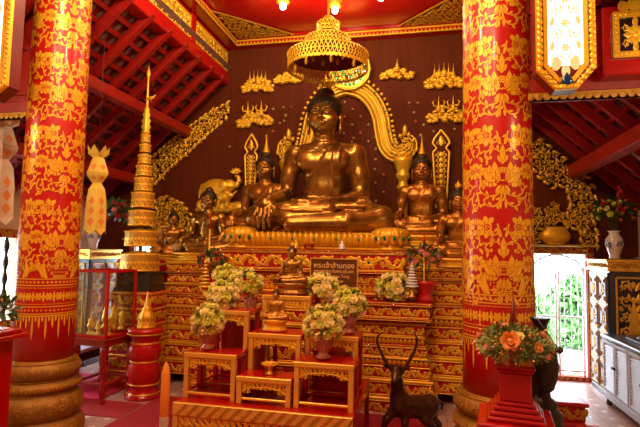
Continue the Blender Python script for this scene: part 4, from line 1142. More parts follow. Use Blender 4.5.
# ================================================================= FLOWERS
def rose_mesh(m,open_=1.0,name='rose'):
    mb=MB();mb.ball((0,0,.35),(.42,.42,.5),0,8,5)
    for ring,(n,r,h0,tilt) in enumerate(((4,.46,.30,.18),(5,.72,.14,.38),(6,.90,-.05,.70))):
        for i in range(n):
            a=2*PI*(i+ring*.5)/n;da=PI/n*1.25;vs=[]
            for u in (-1,0,1):
                for v in (0,1,2):
                    rr=r*(.55+.28*v*open_*(1 if ring else .7))*(1-.06*u*u);zz=h0+.36*v*math.cos(tilt)-.1*v*v*math.sin(tilt)*.6-.07*abs(u)*v
                    w=(.75,1,.55)[v];vs.append((rr*math.cos(a+u*da*w),rr*math.sin(a+u*da*w),zz))
            mb.add(vs,[(k*3+j,(k+1)*3+j,(k+1)*3+j+1,k*3+j+1) for k in range(2) for j in range(2)],0,True)
    o=mb.build(name,m);me=o.data;bpy.data.objects.remove(o);return me
ROSE={k:rose_mesh(M[v]) for k,v in dict(cream='rose_cream',yellow='rose_yellow',pink='rose_pink',red='rose_red',orange='rose_orange',peach='rose_peach').items()}
def bud_mesh(m):
    mb=MB();mb.ball((0,0,.5),(.5,.5,.75),0,8,6);mb.lathe([(.25,-.3),(.5,.0),(.45,.3)],6,0,0,0,1)
    o=mb.build('bud',[m,M['leaf_y']]);me=o.data;bpy.data.objects.remove(o);return me
BUD={'cream':bud_mesh(M['rose_yellow']),'red':bud_mesh(M['rose_red']),'pink':bud_mesh(M['rose_pink']),'peach':bud_mesh(M['rose_peach']),'orange':bud_mesh(M['rose_orange'])}
def look(o,d):
    o.rotation_euler=Vector(d).to_track_quat('Z','Y').to_euler()
def foliage(mb,c,rad,n,rr,l=.06,mi=0,down=.6):
    for i in range(n):
        d=Vector((rr.gauss(0,1),rr.gauss(0,1),rr.gauss(0,1))).normalized()
        if d.z<-down: d.z=-d.z
        p=Vector(c)+Vector((d.x*rad[0],d.y*rad[1],d.z*rad[2]))*rr.uniform(.55,1.0)
        u=(d+Vector((rr.gauss(0,.5),rr.gauss(0,.5),rr.gauss(0,.5)))).normalized();v=u.orthogonal().normalized();L=l*rr.uniform(.7,1.3)
        mb.add([p,p+u*L*.5+v*L*.22,p+u*L,p+u*L*.5-v*L*.22],[(0,1,2,3)],mi,False)
VASES={
 'glass':([(.030,0),(.048,.01),(.05,.02),(.032,.035),(.030,.05),(.05,.08),(.062,.12),(.060,.15),(.068,.165)],'vase_glass'),
 'tall':([(.045,0),(.05,.01),(.042,.03),(.06,.08),(.078,.14),(.074,.19),(.045,.235),(.042,.25),(.058,.27)],'porcelain'),
 'pot':([(.055,0),(.06,.01),(.06,.03),(.05,.045),(.055,.07),(.075,.12),(.08,.13),(.085,.15),(.075,.15)],'orchid_pot'),
}
def bouquet(loc,vase,vs,c,rad,blooms,size,label,cat='flowers',buds=None,nleaf=60,leafl=.05,seed=1,group=None,leafm='leaf'):
    """vase at loc; blossom cloud centred at world point c with radii rad"""
    rr=random.Random(seed);root=empty('flower_vase',loc,label,cat,group)
    pr,vm=VASES[vase];mb=MB();mb.lathe([(r*vs,z*vs) for r,z in pr],20,0,0,0,0)
    if vase=='tall':
        o=Orn(mb,lambda u,v,h:((.079*vs+h)*math.cos(u/(.079*vs)),(.079*vs+h)*math.sin(u/(.079*vs)),v),1,.003)
        for k in range(5): o.scroll(k*.1*vs,.14*vs,.032*vs,1 if k%2 else -1,k,.35,5)
    if vase=='glass':
        for k in range(12):
            a=2*PI*k/12;mb.tube([(.03*vs*math.cos(a),.03*vs*math.sin(a),.05*vs),(.058*vs*math.cos(a),.058*vs*math.sin(a),.1*vs),(.063*vs*math.cos(a),.063*vs*math.sin(a),.145*vs)],.005*vs,5)
    mb.build('vase',[M[vm],M['blue']],root)
    C=Vector(c)-Vector(loc);mb=MB()
    top=pr[-1][1]*vs
    for k in range(9):
        a=2*PI*k/9;mb.tube([(0,0,top*.6),(.02*math.cos(a),.02*math.sin(a),top),(C.x+rad[0]*.4*math.cos(a),C.y+rad[1]*.4*math.sin(a),C.z)],.004,4,1)
    foliage(mb,C,rad,nleaf,rr,leafl)
    mb.build('foliage',[M[leafm],M['leaf']],root)
    N=sum(n for _,n in blooms);cols=[k for k,n in blooms for _ in range(n)];rr.shuffle(cols)
    placed=[]
    for i,k in enumerate(cols):
        best=None
        for t in range(14):
            d=Vector((rr.gauss(0,1),rr.gauss(-.35,1),rr.gauss(.25,1))).normalized()
            if d.z<-.55 or d.y>.55: continue
            p=C+Vector((d.x*rad[0],d.y*rad[1],d.z*rad[2]));q=min([(p-o).length for o in placed] or [9])
            if best is None or q>best[0]: best=(q,p,d)
        if best is None: continue
        _,p,d=best;placed.append(p)
        o=part('rose',ROSE[k],root,p,(0,0,0),size*rr.uniform(.85,1.15));look(o,d)
    for k,n,sz,spread in (buds or []):
        for i in range(n):
            d=Vector((rr.gauss(0,1),rr.gauss(-.3,1),rr.gauss(.2,1))).normalized()
            if d.z<-.6 or d.y>.7: d=-d
            p=C+Vector((d.x*rad[0],d.y*rad[1],d.z*rad[2]))*spread*rr.uniform(.8,1.1)
            o=part('bud',BUD[k],root,p,(0,0,0),sz*rr.uniform(.8,1.2));look(o,d)
    return root

# ================================================================= STEPPED SMALL TABLES
TZ=.45
lt=empty('altar_table',(-1.05,3.6,0),'low wide red table with a gold mitred edge and pierced apron carrying the small stands','table')
def tbl(root,x0,x1,y0,y1,z,w,apron,legh,foot=True,bars=True,goldside=False,bandm='frame_gold'):
    """gold edged table: top board, mitred rim, legs, pierced apron, low stretchers; local coords minus root"""
    ox,oy,oz=root.location
    mb=MB();mb.box(x0-ox,x1-ox,y0-oy,y1-oy,z-.012-oz,z-oz,0)
    mb.build('top',[M['red']],root)
    mb=MB()
    mb.box(x0-ox-.004,x1-ox+.004,y0-oy-.012,y0-oy+.012,z-w-oz,z+.003-oz,0,.003)
    mb.box(x0-ox-.004,x0-ox+.02,y0-oy+.012,y1-oy,z-w-oz,z+.002-oz,1,.003);mb.box(x1-ox-.02,x1-ox+.004,y0-oy+.012,y1-oy,z-w-oz,z+.002-oz,1,.003)
    mb.build('rim',[M[bandm],M['red']],root)
    if bandm=='frame_band':        # slanting inlaid strips on the broad rim
        mb=MB();n=int((x1-x0)/.075)
        for i in range(n):
            u=x0-ox+(i+.2)*(x1-x0)/n;d=(x1-x0)/n*.42;s_=w*.9;zb=z-w+.004-oz;zt_=z-.001-oz;yy=y0-oy-.0135
            mb.add([(u,yy,zb),(u+d,yy,zb),(min(u+d+s_,x1-ox),yy,zt_),(u+s_,yy,zt_)],[(0,1,2,3)],0)
        mb.build('rim_inlay',[M['gold_dull']],root)
    lw=.034
    for xa in (x0,x1-lw):
        for ya in (y0,y1-lw):
            m=MB();m.box(xa-ox,xa+lw-ox,ya-oy-(.008 if ya==y0 else 0),ya+lw-oy,z-w-legh-oz,z-w-oz,0,.003);m.build('leg',[M[bandm] if ya==y0 else M['red']],root)
    mb=MB()
    o=Orn(mb,frontface(x0+lw-ox,y0-oy,z-w-apron-oz),0,.006,.008);L=x1-x0-2*lw
    n=max(3,int(L/(apron*.38)));st=L/n
    for i in range(n):
        u=(i+.5)*st;e=abs(u-L/2)/(L/2);rows=2 if e<.6 else 3
        for r in range(rows):
            v=apron-(r+.5)*apron*.33
            o.scroll(u,v,apron*.2,1 if (i+r)%2 else -1,(i*2+r)%6,.42,4)
        o.leaf(u-st*.4,apron,-PI/2+.5*(1 if u<L/2 else -1),apron*(.5+.5*e),apron*.16,.6)
    o.line(0,apron-.004,L,apron-.004,.010);
    pts=[(L*i/20,apron*(.12+.42*math.sin(PI*i/20)**.7)) for i in range(21)];o.stroke(pts,lambda t:.008)
    mb.build('apron',[M['gold_bright']],root)
    if bars:
        zb=z-w-legh+.025-oz
        for (a,b,c,d) in ((x0,x1,y0,y0+.015),(x0,x1,y1-.02,y1)):
            m=MB();m.box(a-ox,b-ox,c-oy,d-oy,zb,zb+.016,0,.003);m.build('stretcher',[M['frame_gold'] if c==y0 else M['red']],root)
        for a in (x0,x1-.02):
            m=MB();m.box(a-ox,a+.02-ox,y0-oy+.02,y1-oy-.02,zb,zb+.016,0,.003);m.build('stretcher',[M['red']],root)
tbl(lt,-1.665,-.44,3.13,4.12,TZ,.08,.12,TZ-.08,bars=False,bandm='frame_band')
# mitred diagonal bands of the table edge
def stand(x0,x1,y0,y1,z,label):
    r=empty('display_stand',((x0+x1)/2,(y0+y1)/2,TZ),label,'stand')
    tbl(r,x0,x1,y0,y1,z,.03,.075,z-.03-TZ);return r
stand(-1.66,-1.275,3.255,3.49,.76,'small red and gold stand at the front left of the low table')
stand(-1.66,-1.285,3.51,3.78,1.03,'tall red and gold stand behind the front left stand')
stand(-1.25,-.87,3.225,3.43,.63,'lowest red and gold stand, front centre, under the small gold dish')
stand(-1.255,-.865,3.45,3.73,.885,'middle red and gold stand under the small seated gold figure')
stand(-1.255,-.865,3.75,4.08,1.135,'tallest red and gold stand under the small bronze statue')
stand(-.85,-.45,3.235,3.49,.75,'small red and gold stand at the front right of the low table')
stand(-.845,-.46,3.51,3.80,.885,'red and gold stand behind the front right stand')
statue('small_statue',(-1.07,3.92,1.138),.17,'small bronze seated statue on a tiered base, on the tallest stand','statue',0,0,.095,'flame',basem='bronze',bw=.92)
statue('small_statue',(-1.10,3.60,.888),.125,'tiny golden seated statue in the opening under the tallest stand','statue',2,0,.09,'flame',bw=.78)
# footed dish
p=PZ(267,376,.633);root=empty('footed_dish',(p.x,3.33,.633),'small gold footed dish with wavy rim on the lowest stand','dish')
mb=MB();mb.lathe([(.028,0),(.030,.006),(.018,.012),(.012,.03),(.014,.045),(.02,.052),(.05,.062),(.06,.074),(.055,.076),(.02,.066)],48,0,0,0,0,lambda a,k:1+.06*math.cos(a*10) if k in (6,7,8) else 1)
mb.build('bowl',M['gold_bright'],root)
mb=MB()
for i in range(22):
    a=R.uniform(0,6.28);q=R.uniform(0,.045);mb.ball((q*math.cos(a),q*math.sin(a),.078),(.009,.009,.006),0,6,4)
tag(mb.build('offerings',[M['gold_bright']],root),kind='stuff')

def PB(px,py,Y): return PY(px,py,Y)
G=[('cream',13),('yellow',4)]
def pale(px,py,Y,rpx,loc,vs,seed,label,n=17,ry=1.0):
    c=PB(px,py,Y);k=Y/488*1.0;rx=rpx*k*1.02
    bouquet(loc,'glass',vs,c,(rx*.90,rx*.85,rx*.92*ry),[('cream',int(n*.62*1.35)),('yellow',int(n*.38*1.35))],.037*(Y/3.4),label,'flowers',[('cream',14,.020,1.02)],110,.045,seed,None,'leaf_y')
pale(208,321,3.38,15,(-1.545,3.38,.763),.95,11,'cream and yellow rose bouquet in a glass vase, leftmost of the pale bouquets',20,1.05)
pale(222,297,3.66,15,(-1.56,3.64,1.033),.55,12,'cream rose bouquet on the tall left stand, above the leftmost bouquet',18)
pale(246,284,3.95,16,(-1.43,3.95,.95),.9,13,'cream rose bouquet between the tall left stand and the small bronze statue',18,.85)
pale(226,276,4.02,11,(-1.62,4.03,.95),.8,14,'cream rose bouquet, rearmost of the left group of pale bouquets',10,.8)
pale(322,289,4.0,16,(-.76,4.02,.95),.8,15,'cream rose bouquet just below the brown name board',18,.85)
pale(349,304,3.66,15,(-.545,3.64,.888),.9,16,'cream rose bouquet on the rear right stand, beside the name board',18)
pale(324,325,3.37,19,(-.68,3.36,.753),1.05,17,'cream and yellow rose bouquet on the front right stand',24)
pale(394,288,4.93,17,(-.30,4.95,1.014),.8,18,'cream rose bouquet at the right end of the front altar pier',18,.7)
mb=MB();mb.box(-1.72,-1.30,3.86,4.12,.05,.95,0,.006);mb.box(-1.74,-1.28,3.84,4.14,.925,.95,0,.006)
mb.box(-.85,-.62,3.88,4.14,.45,.95,0,.006)
mb2=MB();mb2.box(-1.74,-1.29,4.16,4.5,0,.9)
# plinth boxes hidden behind the stands
a=MB();a.box(-1.64,-1.30,3.84,4.11,TZ,.925,0,.006);a.box(-1.665,-1.285,3.82,4.12,.925,.95,1,.004);tag(a.build('flower_stand',[M['red'],M['frame_gold']]),'red box stand behind the tall left stand under the rear pale bouquets','stand')
a=MB();a.box(-.84,-.56,3.90,4.11,TZ,.925,0,.006);a.box(-.85,-.55,3.88,4.12,.925,.95,1,.004);tag(a.build('flower_stand',[M['red'],M['frame_gold']]),'red box stand below the bouquet under the name board','stand')

# name board
root=empty('name_board',(-.84,4.66,1.03),'brown board with gold Thai lettering in front of the altar','sign',None,0)
root.rotation_euler=(0,0,0)
mb=MB();W2,H2=.222,.13
c=PY(334,273,4.62);root.location=(c.x,4.62,1.011)
zc=c.z-1.011
mb.box(-W2,W2,-.012,.012,zc-H2,zc+H2,0)
mb.build('panel',[M['sign']],root)
mb=MB();e=.010
for a,b,cc,d in ((-W2-e,W2+e,H2,H2+e),(-W2-e,W2+e,-H2-e,-H2),(-W2-e,-W2,-H2,H2),(W2,W2+e,-H2,H2)): mb.box(a,b,-.018,.018,zc+cc,zc+d,0)
mb.build('frame',[M['frame_gold']],root)
mb=MB();mb.box(-.15,-.13,.012,.03,-.56,zc);mb.box(.13,.15,.012,.03,-.56,zc);mb.box(-.16,.16,.0,.06,-.575,-.555);mb.build('foot',[M['red_dark']],root)
def text(s,size,x,z,root,y=-.0135,m='letter',ext=.0015):
    cu=bpy.data.curves.new('lettering','FONT');cu.body=s;cu.size=size;cu.align_x='CENTER';cu.align_y='CENTER';cu.extrude=ext;cu.offset=size*.012
    t=bpy.data.objects.new('lettering_curve',cu);COL.objects.link(t);bpy.context.view_layer.update()
    me=bpy.data.meshes.new_from_object(t.evaluated_get(bpy.context.evaluated_depsgraph_get()));bpy.data.objects.remove(t)
    me.materials.clear();me.materials.append(M[m])
    return part('lettering',me,root,(x,y,z),(PI/2,0,0))
text('พระเจ้าล้านทอง',.066,0,zc+.068,root);text('พระประธานในพระอุโบสถ',.040,0,zc+.016,root)
text('Phrachao Lan Tong',.038,0,zc-.030,root);text('Presiding image',.030,0,zc-.075,root)

# orange candle in the foreground
p=PY(165,395,2.6);root=empty('candle',(p.x,2.6,0),'tall thick orange candle with pointed tip at the lower left foreground','candle')
mb=MB();zt=PY(165,361,2.6).z;mb.lathe([(.025,.02),(.025,zt-.075),(.023,zt-.06),(.018,zt-.04),(.012,zt-.022),(.005,zt-.008),(.0,zt)],24);mb.build('wax',M['candle'],root)
mb=MB();zb_=PY(165,421,2.6).z;mb.lathe([(.0255,zb_-.026),(.0258,zb_-.022),(.0258,zb_+.022),(.0255,zb_+.026)],24,cap=False);mb.build('paper_label',[M['paper_white']],root)
mb=MB();mb.lathe([(.08,0),(.08,.012),(.04,.02),(.03,.05),(.03,.06)],24);mb.build('holder',M['gold_dull'],root)
mb=MB();zb_=PY(165,421,2.6).z
o=Orn(mb,lambda u,v,h:((.0262+h)*math.sin(u/.0262),-(.0262+h)*math.cos(u/.0262),v),0,.0003)
for k in range(6): o.line(-.018+k*.0065,zb_-.006,-.015+k*.0065,zb_+(.008 if k%2 else .003),.002)
for v in (-.014,.014): o.stroke([(-.03+.006*k,zb_+v) for k in range(11)],lambda t:.0015)
mb.build('label_marks',M['grey'],root)

# ================================================================= DEER
S=Sculpt((-.36,-.34,-.02),(.36,.36,.62),.0065)
S.chain([(-.04,-.02,.29),(.06,.03,.275),(.17,.09,.285)],[.082,.078,.082],.04)          # trunk
S.ell((-.055,-.03,.31),(.07,.08,.10),.04)
S.chain([(-.07,-.03,.36),(-.078,-.06,.47),(-.08,-.09,.575)],[.066,.043,.030],.03)
S.chain([(-.08,-.10,.59),(-.085,-.165,.555),(-.088,-.205,.525)],[.038,.030,.019],.02)  # head and muzzle
S.ell((-.08,-.1,.60),(.032,.03,.022),.015)
for sg in (-1,1):
    S.ell((-.08+sg*.018,-.20,.55),(.008,.008,.006),.006);S.ell((-.08+sg*.028,-.135,.587),(.009,.009,.009),.006)
    S.chain([(-.08+sg*.025,-.09,.60),(-.08+sg*.07,-.09,.608),(-.08+sg*.125,-.095,.622)],[.010,.021,.004],.01)
# front legs
S.chain([(-.09,-.04,.27),(-.16,-.08,.19),(-.19,-.07,.10),(-.20,-.09,.02)],[.045,.028,.019,.016],.02)
S.chain([(-.01,-.045,.25),(-.015,-.08,.17),(0,-.07,.09),(-.005,-.08,.02)],[.045,.026,.018,.016],.02)
# hind legs: stifle forward, hock back
S.chain([(.17,.06,.27),(.14,.02,.19),(.21,.06,.11),(.195,.03,.02)],[.07,.042,.020,.016],.02)
S.chain([(.19,.12,.27),(.19,.12,.19),(.25,.17,.11),(.235,.14,.02)],[.07,.042,.020,.016],.02)
S.chain([(.245,.11,.31),(.27,.13,.28),(.272,.135,.23)],[.018,.014,.006],.01)
for p in ((-.20,-.10,.012),(-.005,-.09,.012),(.195,.02,.012),(.235,.13,.012)): S.ell(p,(.018,.024,.014),.01)
me=S.mesh('body',M['deer'])
root=empty('deer_figure',(-.128,4.02,.0),'dark bronze deer figure with long curved horns standing right of the low table','deer')
part('body',me,root)
dk=.9
def hornpx(px,py):
    q=PY(px,py,3.92);return (q.x+.128,3.92-4.02,q.z)
for hp in (((394,374),(386,362),(380,350),(377,341),(379,335),(383,332)),((401,374),(408,363),(414,352),(417,342),(416,336),(414,331))):
    mb=MB();pts=smooth3([hornpx(*q) for q in hp]) if 'smooth3' in globals() else None
    P3=[Vector(hornpx(*q)) for q in hp];out=[]
    for i in range(len(P3)-1):
        a_=P3[max(i-1,0)];b_=P3[i];c_=P3[i+1];d_=P3[min(i+2,len(P3)-1)]
        for k in range(6):
            t=k/6;out.append(.5*((2*b_)+(c_-a_)*t+(2*a_-5*b_+4*c_-d_)*t*t+(3*b_-a_-3*c_+d_)*t**3))
    out.append(P3[-1]);n=len(out)
    mb.tube(out,[.0135*(1-.75*(i/n)**1.5)*(1+.12*(i%2)) for i in range(n)],8)
    mb.build('horn',M['deer'],root)
# ================================================================= TIERED PARASOLS
def lattice_band(mb,r,z0,z1,cx=0,cy=0,n=None,mi=0,scal=0.0,taper=1.0,th=.004,under=1):
    """pierced metal band: two rims, woven lattice, optional scalloped lower edge"""
    hh=z1-z0;C=2*PI*r
    f=lambda u,v,h:(cx+(r*(1+(taper-1)*v/hh)+h)*math.cos(u/r),cy+(r*(1+(taper-1)*v/hh)+h)*math.sin(u/r),z0+v)
    o=Orn(mb,f,mi,th,th)
    for v in (0,hh): o.stroke([(C*i/48,v) for i in range(49)],lambda t:max(.006,hh*.13))
    n=n or max(12,int(C/(hh*.5)))
    o.sk=0
    for i in range(n):
        a=(i+.5)*C/n;w=C/n
        o.line(a-w*.5,0,a+w*.5,hh,w*.22);o.line(a+w*.5,0,a-w*.5,hh,w*.22);o.dot(a,hh*.5,w*.26,6);o.dot(a+w*.5,hh*.5,w*.22,6);o.line(a-w*.5,hh*.5,a+w*.5,hh*.5,w*.14)
        if scal:
            o.leaf(a,0.01,-PI/2,scal,w*.9,0,5)
def band_solid(mb,r,z0,z1,mi,k=.985):
    mb.lathe([(r*k,z0),(r*k,z1)],40,0,0,0,mi,None,True,1,1,False)
# floor parasol at the left
bp=PY(140,262,4.88);root=empty('tiered_parasol',(bp.x,4.88,1.235),'tall gold parasol of nine pierced tiers, a bird near its tip','parasol')
Kp=PY(142,200,4.88);kpx=4.88*1.06/488
rows=[((380,427),19.3),((312,352),16.3),((250,290),13.5),((195,235),11.6),((150,185),9.3),((113,140),8.2),((80,103),6.6),((48,68),5.5),((18,38),4.7)]
mb=MB();mb.lathe([(.02,.03),(.02,1.2),(.012,1.9),(.012,2.0)],10);mb.build('pole',M['gold_dull'],root)
zs=[]
for (a,b),hw in rows:
    zt=PY(143,130+a/3.05,4.88).z-1.235;zb=PY(143,130+b/3.05,4.88).z-1.235;r=hw*kpx;zs.append((zt,zb,r))
    mb=MB();lattice_band(mb,r,zb,zt,scal=0,taper=.97);band_solid(mb,r,zb,zt,1)
    mb.lathe([(r*.98,zt),(r*.72,zt+.018),(r*.4,zt+.035),(.02,zt+.045)],32,0,0,0,0,lambda a,k:1+.03*math.cos(a*16) if k==1 else 1)
    for i in range(int(12+r*60)):
        aa=2*PI*i/int(12+r*60);mb.ball((r*.99*math.cos(aa),r*.99*math.sin(aa),zt+.005),.008,0,5,3)
    mb.build('tier',[M['gold_bright'],M['gold_dull']],root)
mb=MB();z9=zs[-1][0]
tipz=PY(149,66,4.88).z-1.235
mb.lathe([(.03,z9+.01),(.05,z9+.04),(.03,z9+.06),(.055,z9+.10),(.035,z9+.13),(.05,z9+.17),(.03,z9+.20),(.042,z9+.24),(.024,z9+.27),(.03,z9+.30),(.014,z9+.33),(.010,tipz-.14),(.024,tipz-.10),(.018,tipz-.06),(.002,tipz)],16,0,0,0,0,lambda a,k:1+.14*math.cos(a*5) if 1<=k<=9 else 1)
mb.build('crown',M['gold_bright'],root)
S=Sculpt((-.05,-.04,-.06),(.14,.04,.06),.006)
S.ell((.05,0,0),(.04,.016,.017),.01);S.chain([(.08,0,.005),(.10,0,.02),(.118,0,.022)],[.012,.008,.004],.01);S.chain([(.01,0,0),(-.02,0,-.012)],[.014,.006],.01);S.ell((.05,0,.012),(.03,.022,.008),.005);S.chain([(.05,0,-.01),(.04,0,-.04)],[.006,.004],.005)
b=part('bird',S.mesh('bird',M['gold_bright']),root,(.0,-.01,PY(155,99,4.88).z-1.235),(0,-.15,0),1.0)
mb=MB();mb.box(-.20,.22,-.13,.15,-.19,-.0,0,.01);mb.box(-.22,.24,-.14,.155,-.21,-.18,0,.006)
bb=mb.build('dark_plinth',M['black']);bb.location=(bp.x,4.88,1.235);tag(bb,'dark wooden block under the tall gold tiered parasol','plinth')
mb=MB();mb.lathe([(.13,.0),(.13,.012),(.03,.03)],32);mb.build('foot',M['gold_dull'],root)
mb=MB();mb.box(bp.x-.24,bp.x+.25,4.74,5.045,0,1.025,0,.01)
for ff,L in ((frontface(bp.x-.24,4.739,.03),.49),(lambda u,v,h:(bp.x+.251+h,4.74+u,.03+v),.30)):
    o=Orn(mb,ff,1,.008)
    for k in range(6): vine(o,L,.11,.02+k*.165,None,None,k%2);o.line(0,.150+k*.165,L,.150+k*.165,.02)
tag(mb.build('side_pedestal',[M['red_frieze'],M['gold']]),'red and gold carved side pedestal under the dark block of the tall parasol','pedestal')
mb=MB();mb.box(-3.62,-3.07,5.25,6.35,0,1.343,0,.01);mb.box(-3.64,-3.06,5.23,6.36,1.28,1.31,1,.006)
o=Orn(mb,frontface(-3.62,5.249,0),1,.008)
for k in range(8): vine(o,.55,.11,.02+k*.16,None,None,k%2);o.line(0,.145+k*.16,.55,.145+k*.16,.02)
tag(mb.build('pedestal',[M['red_frieze'],M['gold']]),'red and gold block under the small seated figure behind the tall parasol','pedestal')

# parasol hanging from the ceiling
cz=PY(327,78,5.66).z
c=PY(327,50,5.2);root=empty('hanging_parasol',(c.x+.01,5.2,3.49),'gold pierced parasol of three tiers hanging above the largest statue','parasol')
ztop=4.5-3.49
mb=MB();mb.lathe([(.012,.5),(.012,ztop-.01)],8);mb.build('rod',M['gold_dull'],root)
for r,z0,z1,sc_ in ((.445,.03,.17,.04),(.245,.26,.365,.03),(.125,.45,.545,.02)):
    mb=MB();lattice_band(mb,r,z0,z1,scal=sc_,n=int(2*PI*r/.045));
    if r<.4: band_solid(mb,r,z0+.012,z1-.0,2,.985)
    mb.lathe([(r,z1),(r*.92,z1+.015),(r*.6,z1+.05),(max(.02,r*.3),z1+.09)],40,mi=0,cap=False)
    mb.lathe([(r*.98,z1-.006),(r*.9,z1+.008),(r*.6,z1+.04),(.02,z1+.08)],32,mi=1,cap=False)
    n=int(2*PI*r/.05)
    for i in range(n):
        a=2*PI*i/n;mb.ball((r*1.01*math.cos(a),r*1.01*math.sin(a),z1),.012,0,5,3)
    mb.build('tier',[M['gold_bright'],M['red_dark'],M['brown']],root)
pm_=MB();pm_.lathe([(.002,-.16),(.02,-.13),(.033,-.09),(.022,-.05),(.028,-.035),(.008,-.01),(.003,.02)],10,mod=lambda a,k:1+.15*math.cos(5*a));pd=pm_.build('p',M['gold_bright']);pme=pd.data;bpy.data.objects.remove(pd)
for i in range(8):
    a=2*PI*i/8+.3;part('pendant',pme,root,(.36*math.cos(a),.36*math.sin(a),.06),(0,0,a),.62)
for i in range(6):
    a=2*PI*i/6;part('pendant',pme,root,(.17*math.cos(a),.17*math.sin(a),.20),(0,0,a),.5)
for c in root.children: pass
# ceiling lamps
def lamp(x,y,lab):
    r=empty('ceiling_lamp',(x,y,4.5),lab,'lamp','lamps under the nave ceiling' )
    mb=MB();mb.lathe([(.03,-.13),(.075,-.115),(.05,-.08),(.085,-.05),(.06,-.03),(.10,-.012),(.10,0)],24,mod=lambda a,k:1+.12*abs(math.cos(a*4)) if k in (1,3,5) else 1);mb.build('petal_mount',M['gold_bright'],r)
    mb=MB();mb.ball((0,0,-.16),(.04,.04,.045),0,12,8);mb.build('bulb',M['bulb'],r)
for i,(x,y) in enumerate(LAMPS):
    lamp(x,y,'lit bulb in a gilded petal mount under the red nave ceiling')

# ================================================================= LIT LANTERNS AND PICTURE BOX
def lantern(x0,x1,zb,ztip,zt,y,label,dep=.10):
    """long lit panel lantern with a pointed lower end, gold frame of leaves"""
    cx_=(x0+x1)/2;w=(x1-x0)/2;root=empty('panel_lantern',(cx_,y,ztip),label,'lantern')
    H1=zb-ztip;H2=zt-ztip
    def outl(k): return [(-w*k,H1+(1-k)*w*.6),(0-.06*k,0+(1-k)*w*1.1),(.06*k,0+(1-k)*w*1.1),(w*k,H1+(1-k)*w*.6),(w*k,H2-(1-k)*w),(-w*k,H2-(1-k)*w)]
    mb=MB();mb.prism(outl(1),lambda u,v,d:(u,d,v),.0,dep,0);mb.build('case',[M['red_dark']],root)
    mb=MB();A,B=outl(1.0),outl(.60);n=6
    for h0,(P,Q) in ((0,(A,B)),):
        vs=[(u,-.03,v) for u,v in P]+[(u,-.018,v) for u,v in Q]+[(u,.0,v) for u,v in P]+[(u,.0,v) for u,v in Q]
        fs=[]
        for i in range(n):
            j=(i+1)%n;fs+=[(i,j,n+j,n+i),(i,2*n+i,2*n+j,j),(n+i,n+j,3*n+j,3*n+i)]
        mb.add(vs,fs,0)
    o=Orn(mb,lambda u,v,h:(u,-.028-h,v),0,.014)
    for i in range(n):
        a,b=A[i],A[(i+1)%n];L=math.hypot(b[0]-a[0],b[1]-a[1]);m=max(1,int(L/.036));ang=math.atan2(b[1]-a[1],b[0]-a[0])
        for k in range(m):
            t=(k+.5)/m;x,z=a[0]+(b[0]-a[0])*t,a[1]+(b[1]-a[1])*t
            o.leaf(x*.97,z+.0,ang+.8,.045,.028,-.8)
    C1=outl(.80)
    o2=Orn(mb,lambda u,v,h:(u,-.024-h,v),1,.004)
    for i in range(n):
        a,b=C1[i],C1[(i+1)%n];o2.line(*a,*b,.016);L=math.hypot(b[0]-a[0],b[1]-a[1]);m=int(L/.02)
        for k in range(m): t=(k+.5)/max(1,m);o2.dot(a[0]+(b[0]-a[0])*t,a[1]+(b[1]-a[1])*t,.006,5,.01,0 if k%3 else 2)
    mb.build('gilt_frame',[M['gold_bright'],M['red_dark'],M['green_glass']],root)
    mb=MB();mb.box(-w*.62,w*.62,-.012,-.004,H1+.03,H2-w*.5,0);p_=mb.build('lit_panel',[M['lit']],root)
    mb=MB();o=Orn(mb,lambda u,v,h:(u,-.014-h,v),0,.003);k=w*.62
    zz=H1+.07;i=0
    while zz<H2-.12:
        for sg in (-1,1):
            o.scroll(sg*k*.5,zz,k*.36,sg,PI/2+sg*.4,.3,4);o.leaf(sg*k*.75,zz+.05,PI/2,.06,.026,sg*.6)
        o.rosette(0,zz+.065,k*.30,6);zz+=.15;i+=1
    for sg in (-1,1): o.leaf(sg*k*.6,H1+.0,PI/2+sg*.3,.09,.05,-sg*.6);o.leaf(sg*.02,H1-.06,PI/2+sg*.7,.1,.03,-sg)
    mb.build('lattice',[M['lit_dim']],root)
    # teardrop jewel
    mb=MB();mb.lathe([(0,-.001),(.02,.006),(.031,.018),(.031,.032),(.018,.052),(.006,.07),(0,.08)],16,0,-.036,.018,0,None,True,1,.35)
    mb.build('jewel',[M['blue_glass']],root)
    mb=MB();mb.box(-.02,.02,.02,.06,H2-.02,H2+.25);mb.build('hanger',[M['grey']],root)
    return root
a=PY(536,70,3.05);b=PY(595,68,3.05);t=PY(567,90,3.05);u=PY(566,74,3.05)
lantern(a.x,b.x,u.z+.02,t.z,3.62,3.05,'lit white lantern panel in a gold leaf frame, right of the right column')
lantern(-3.37,-2.99,2.66,2.57,3.62,2.95,'lit white lantern panel in a gold leaf frame, cut by the left edge')
for sx,ex in ((.86,0),):
    pass
mb=MB();pass
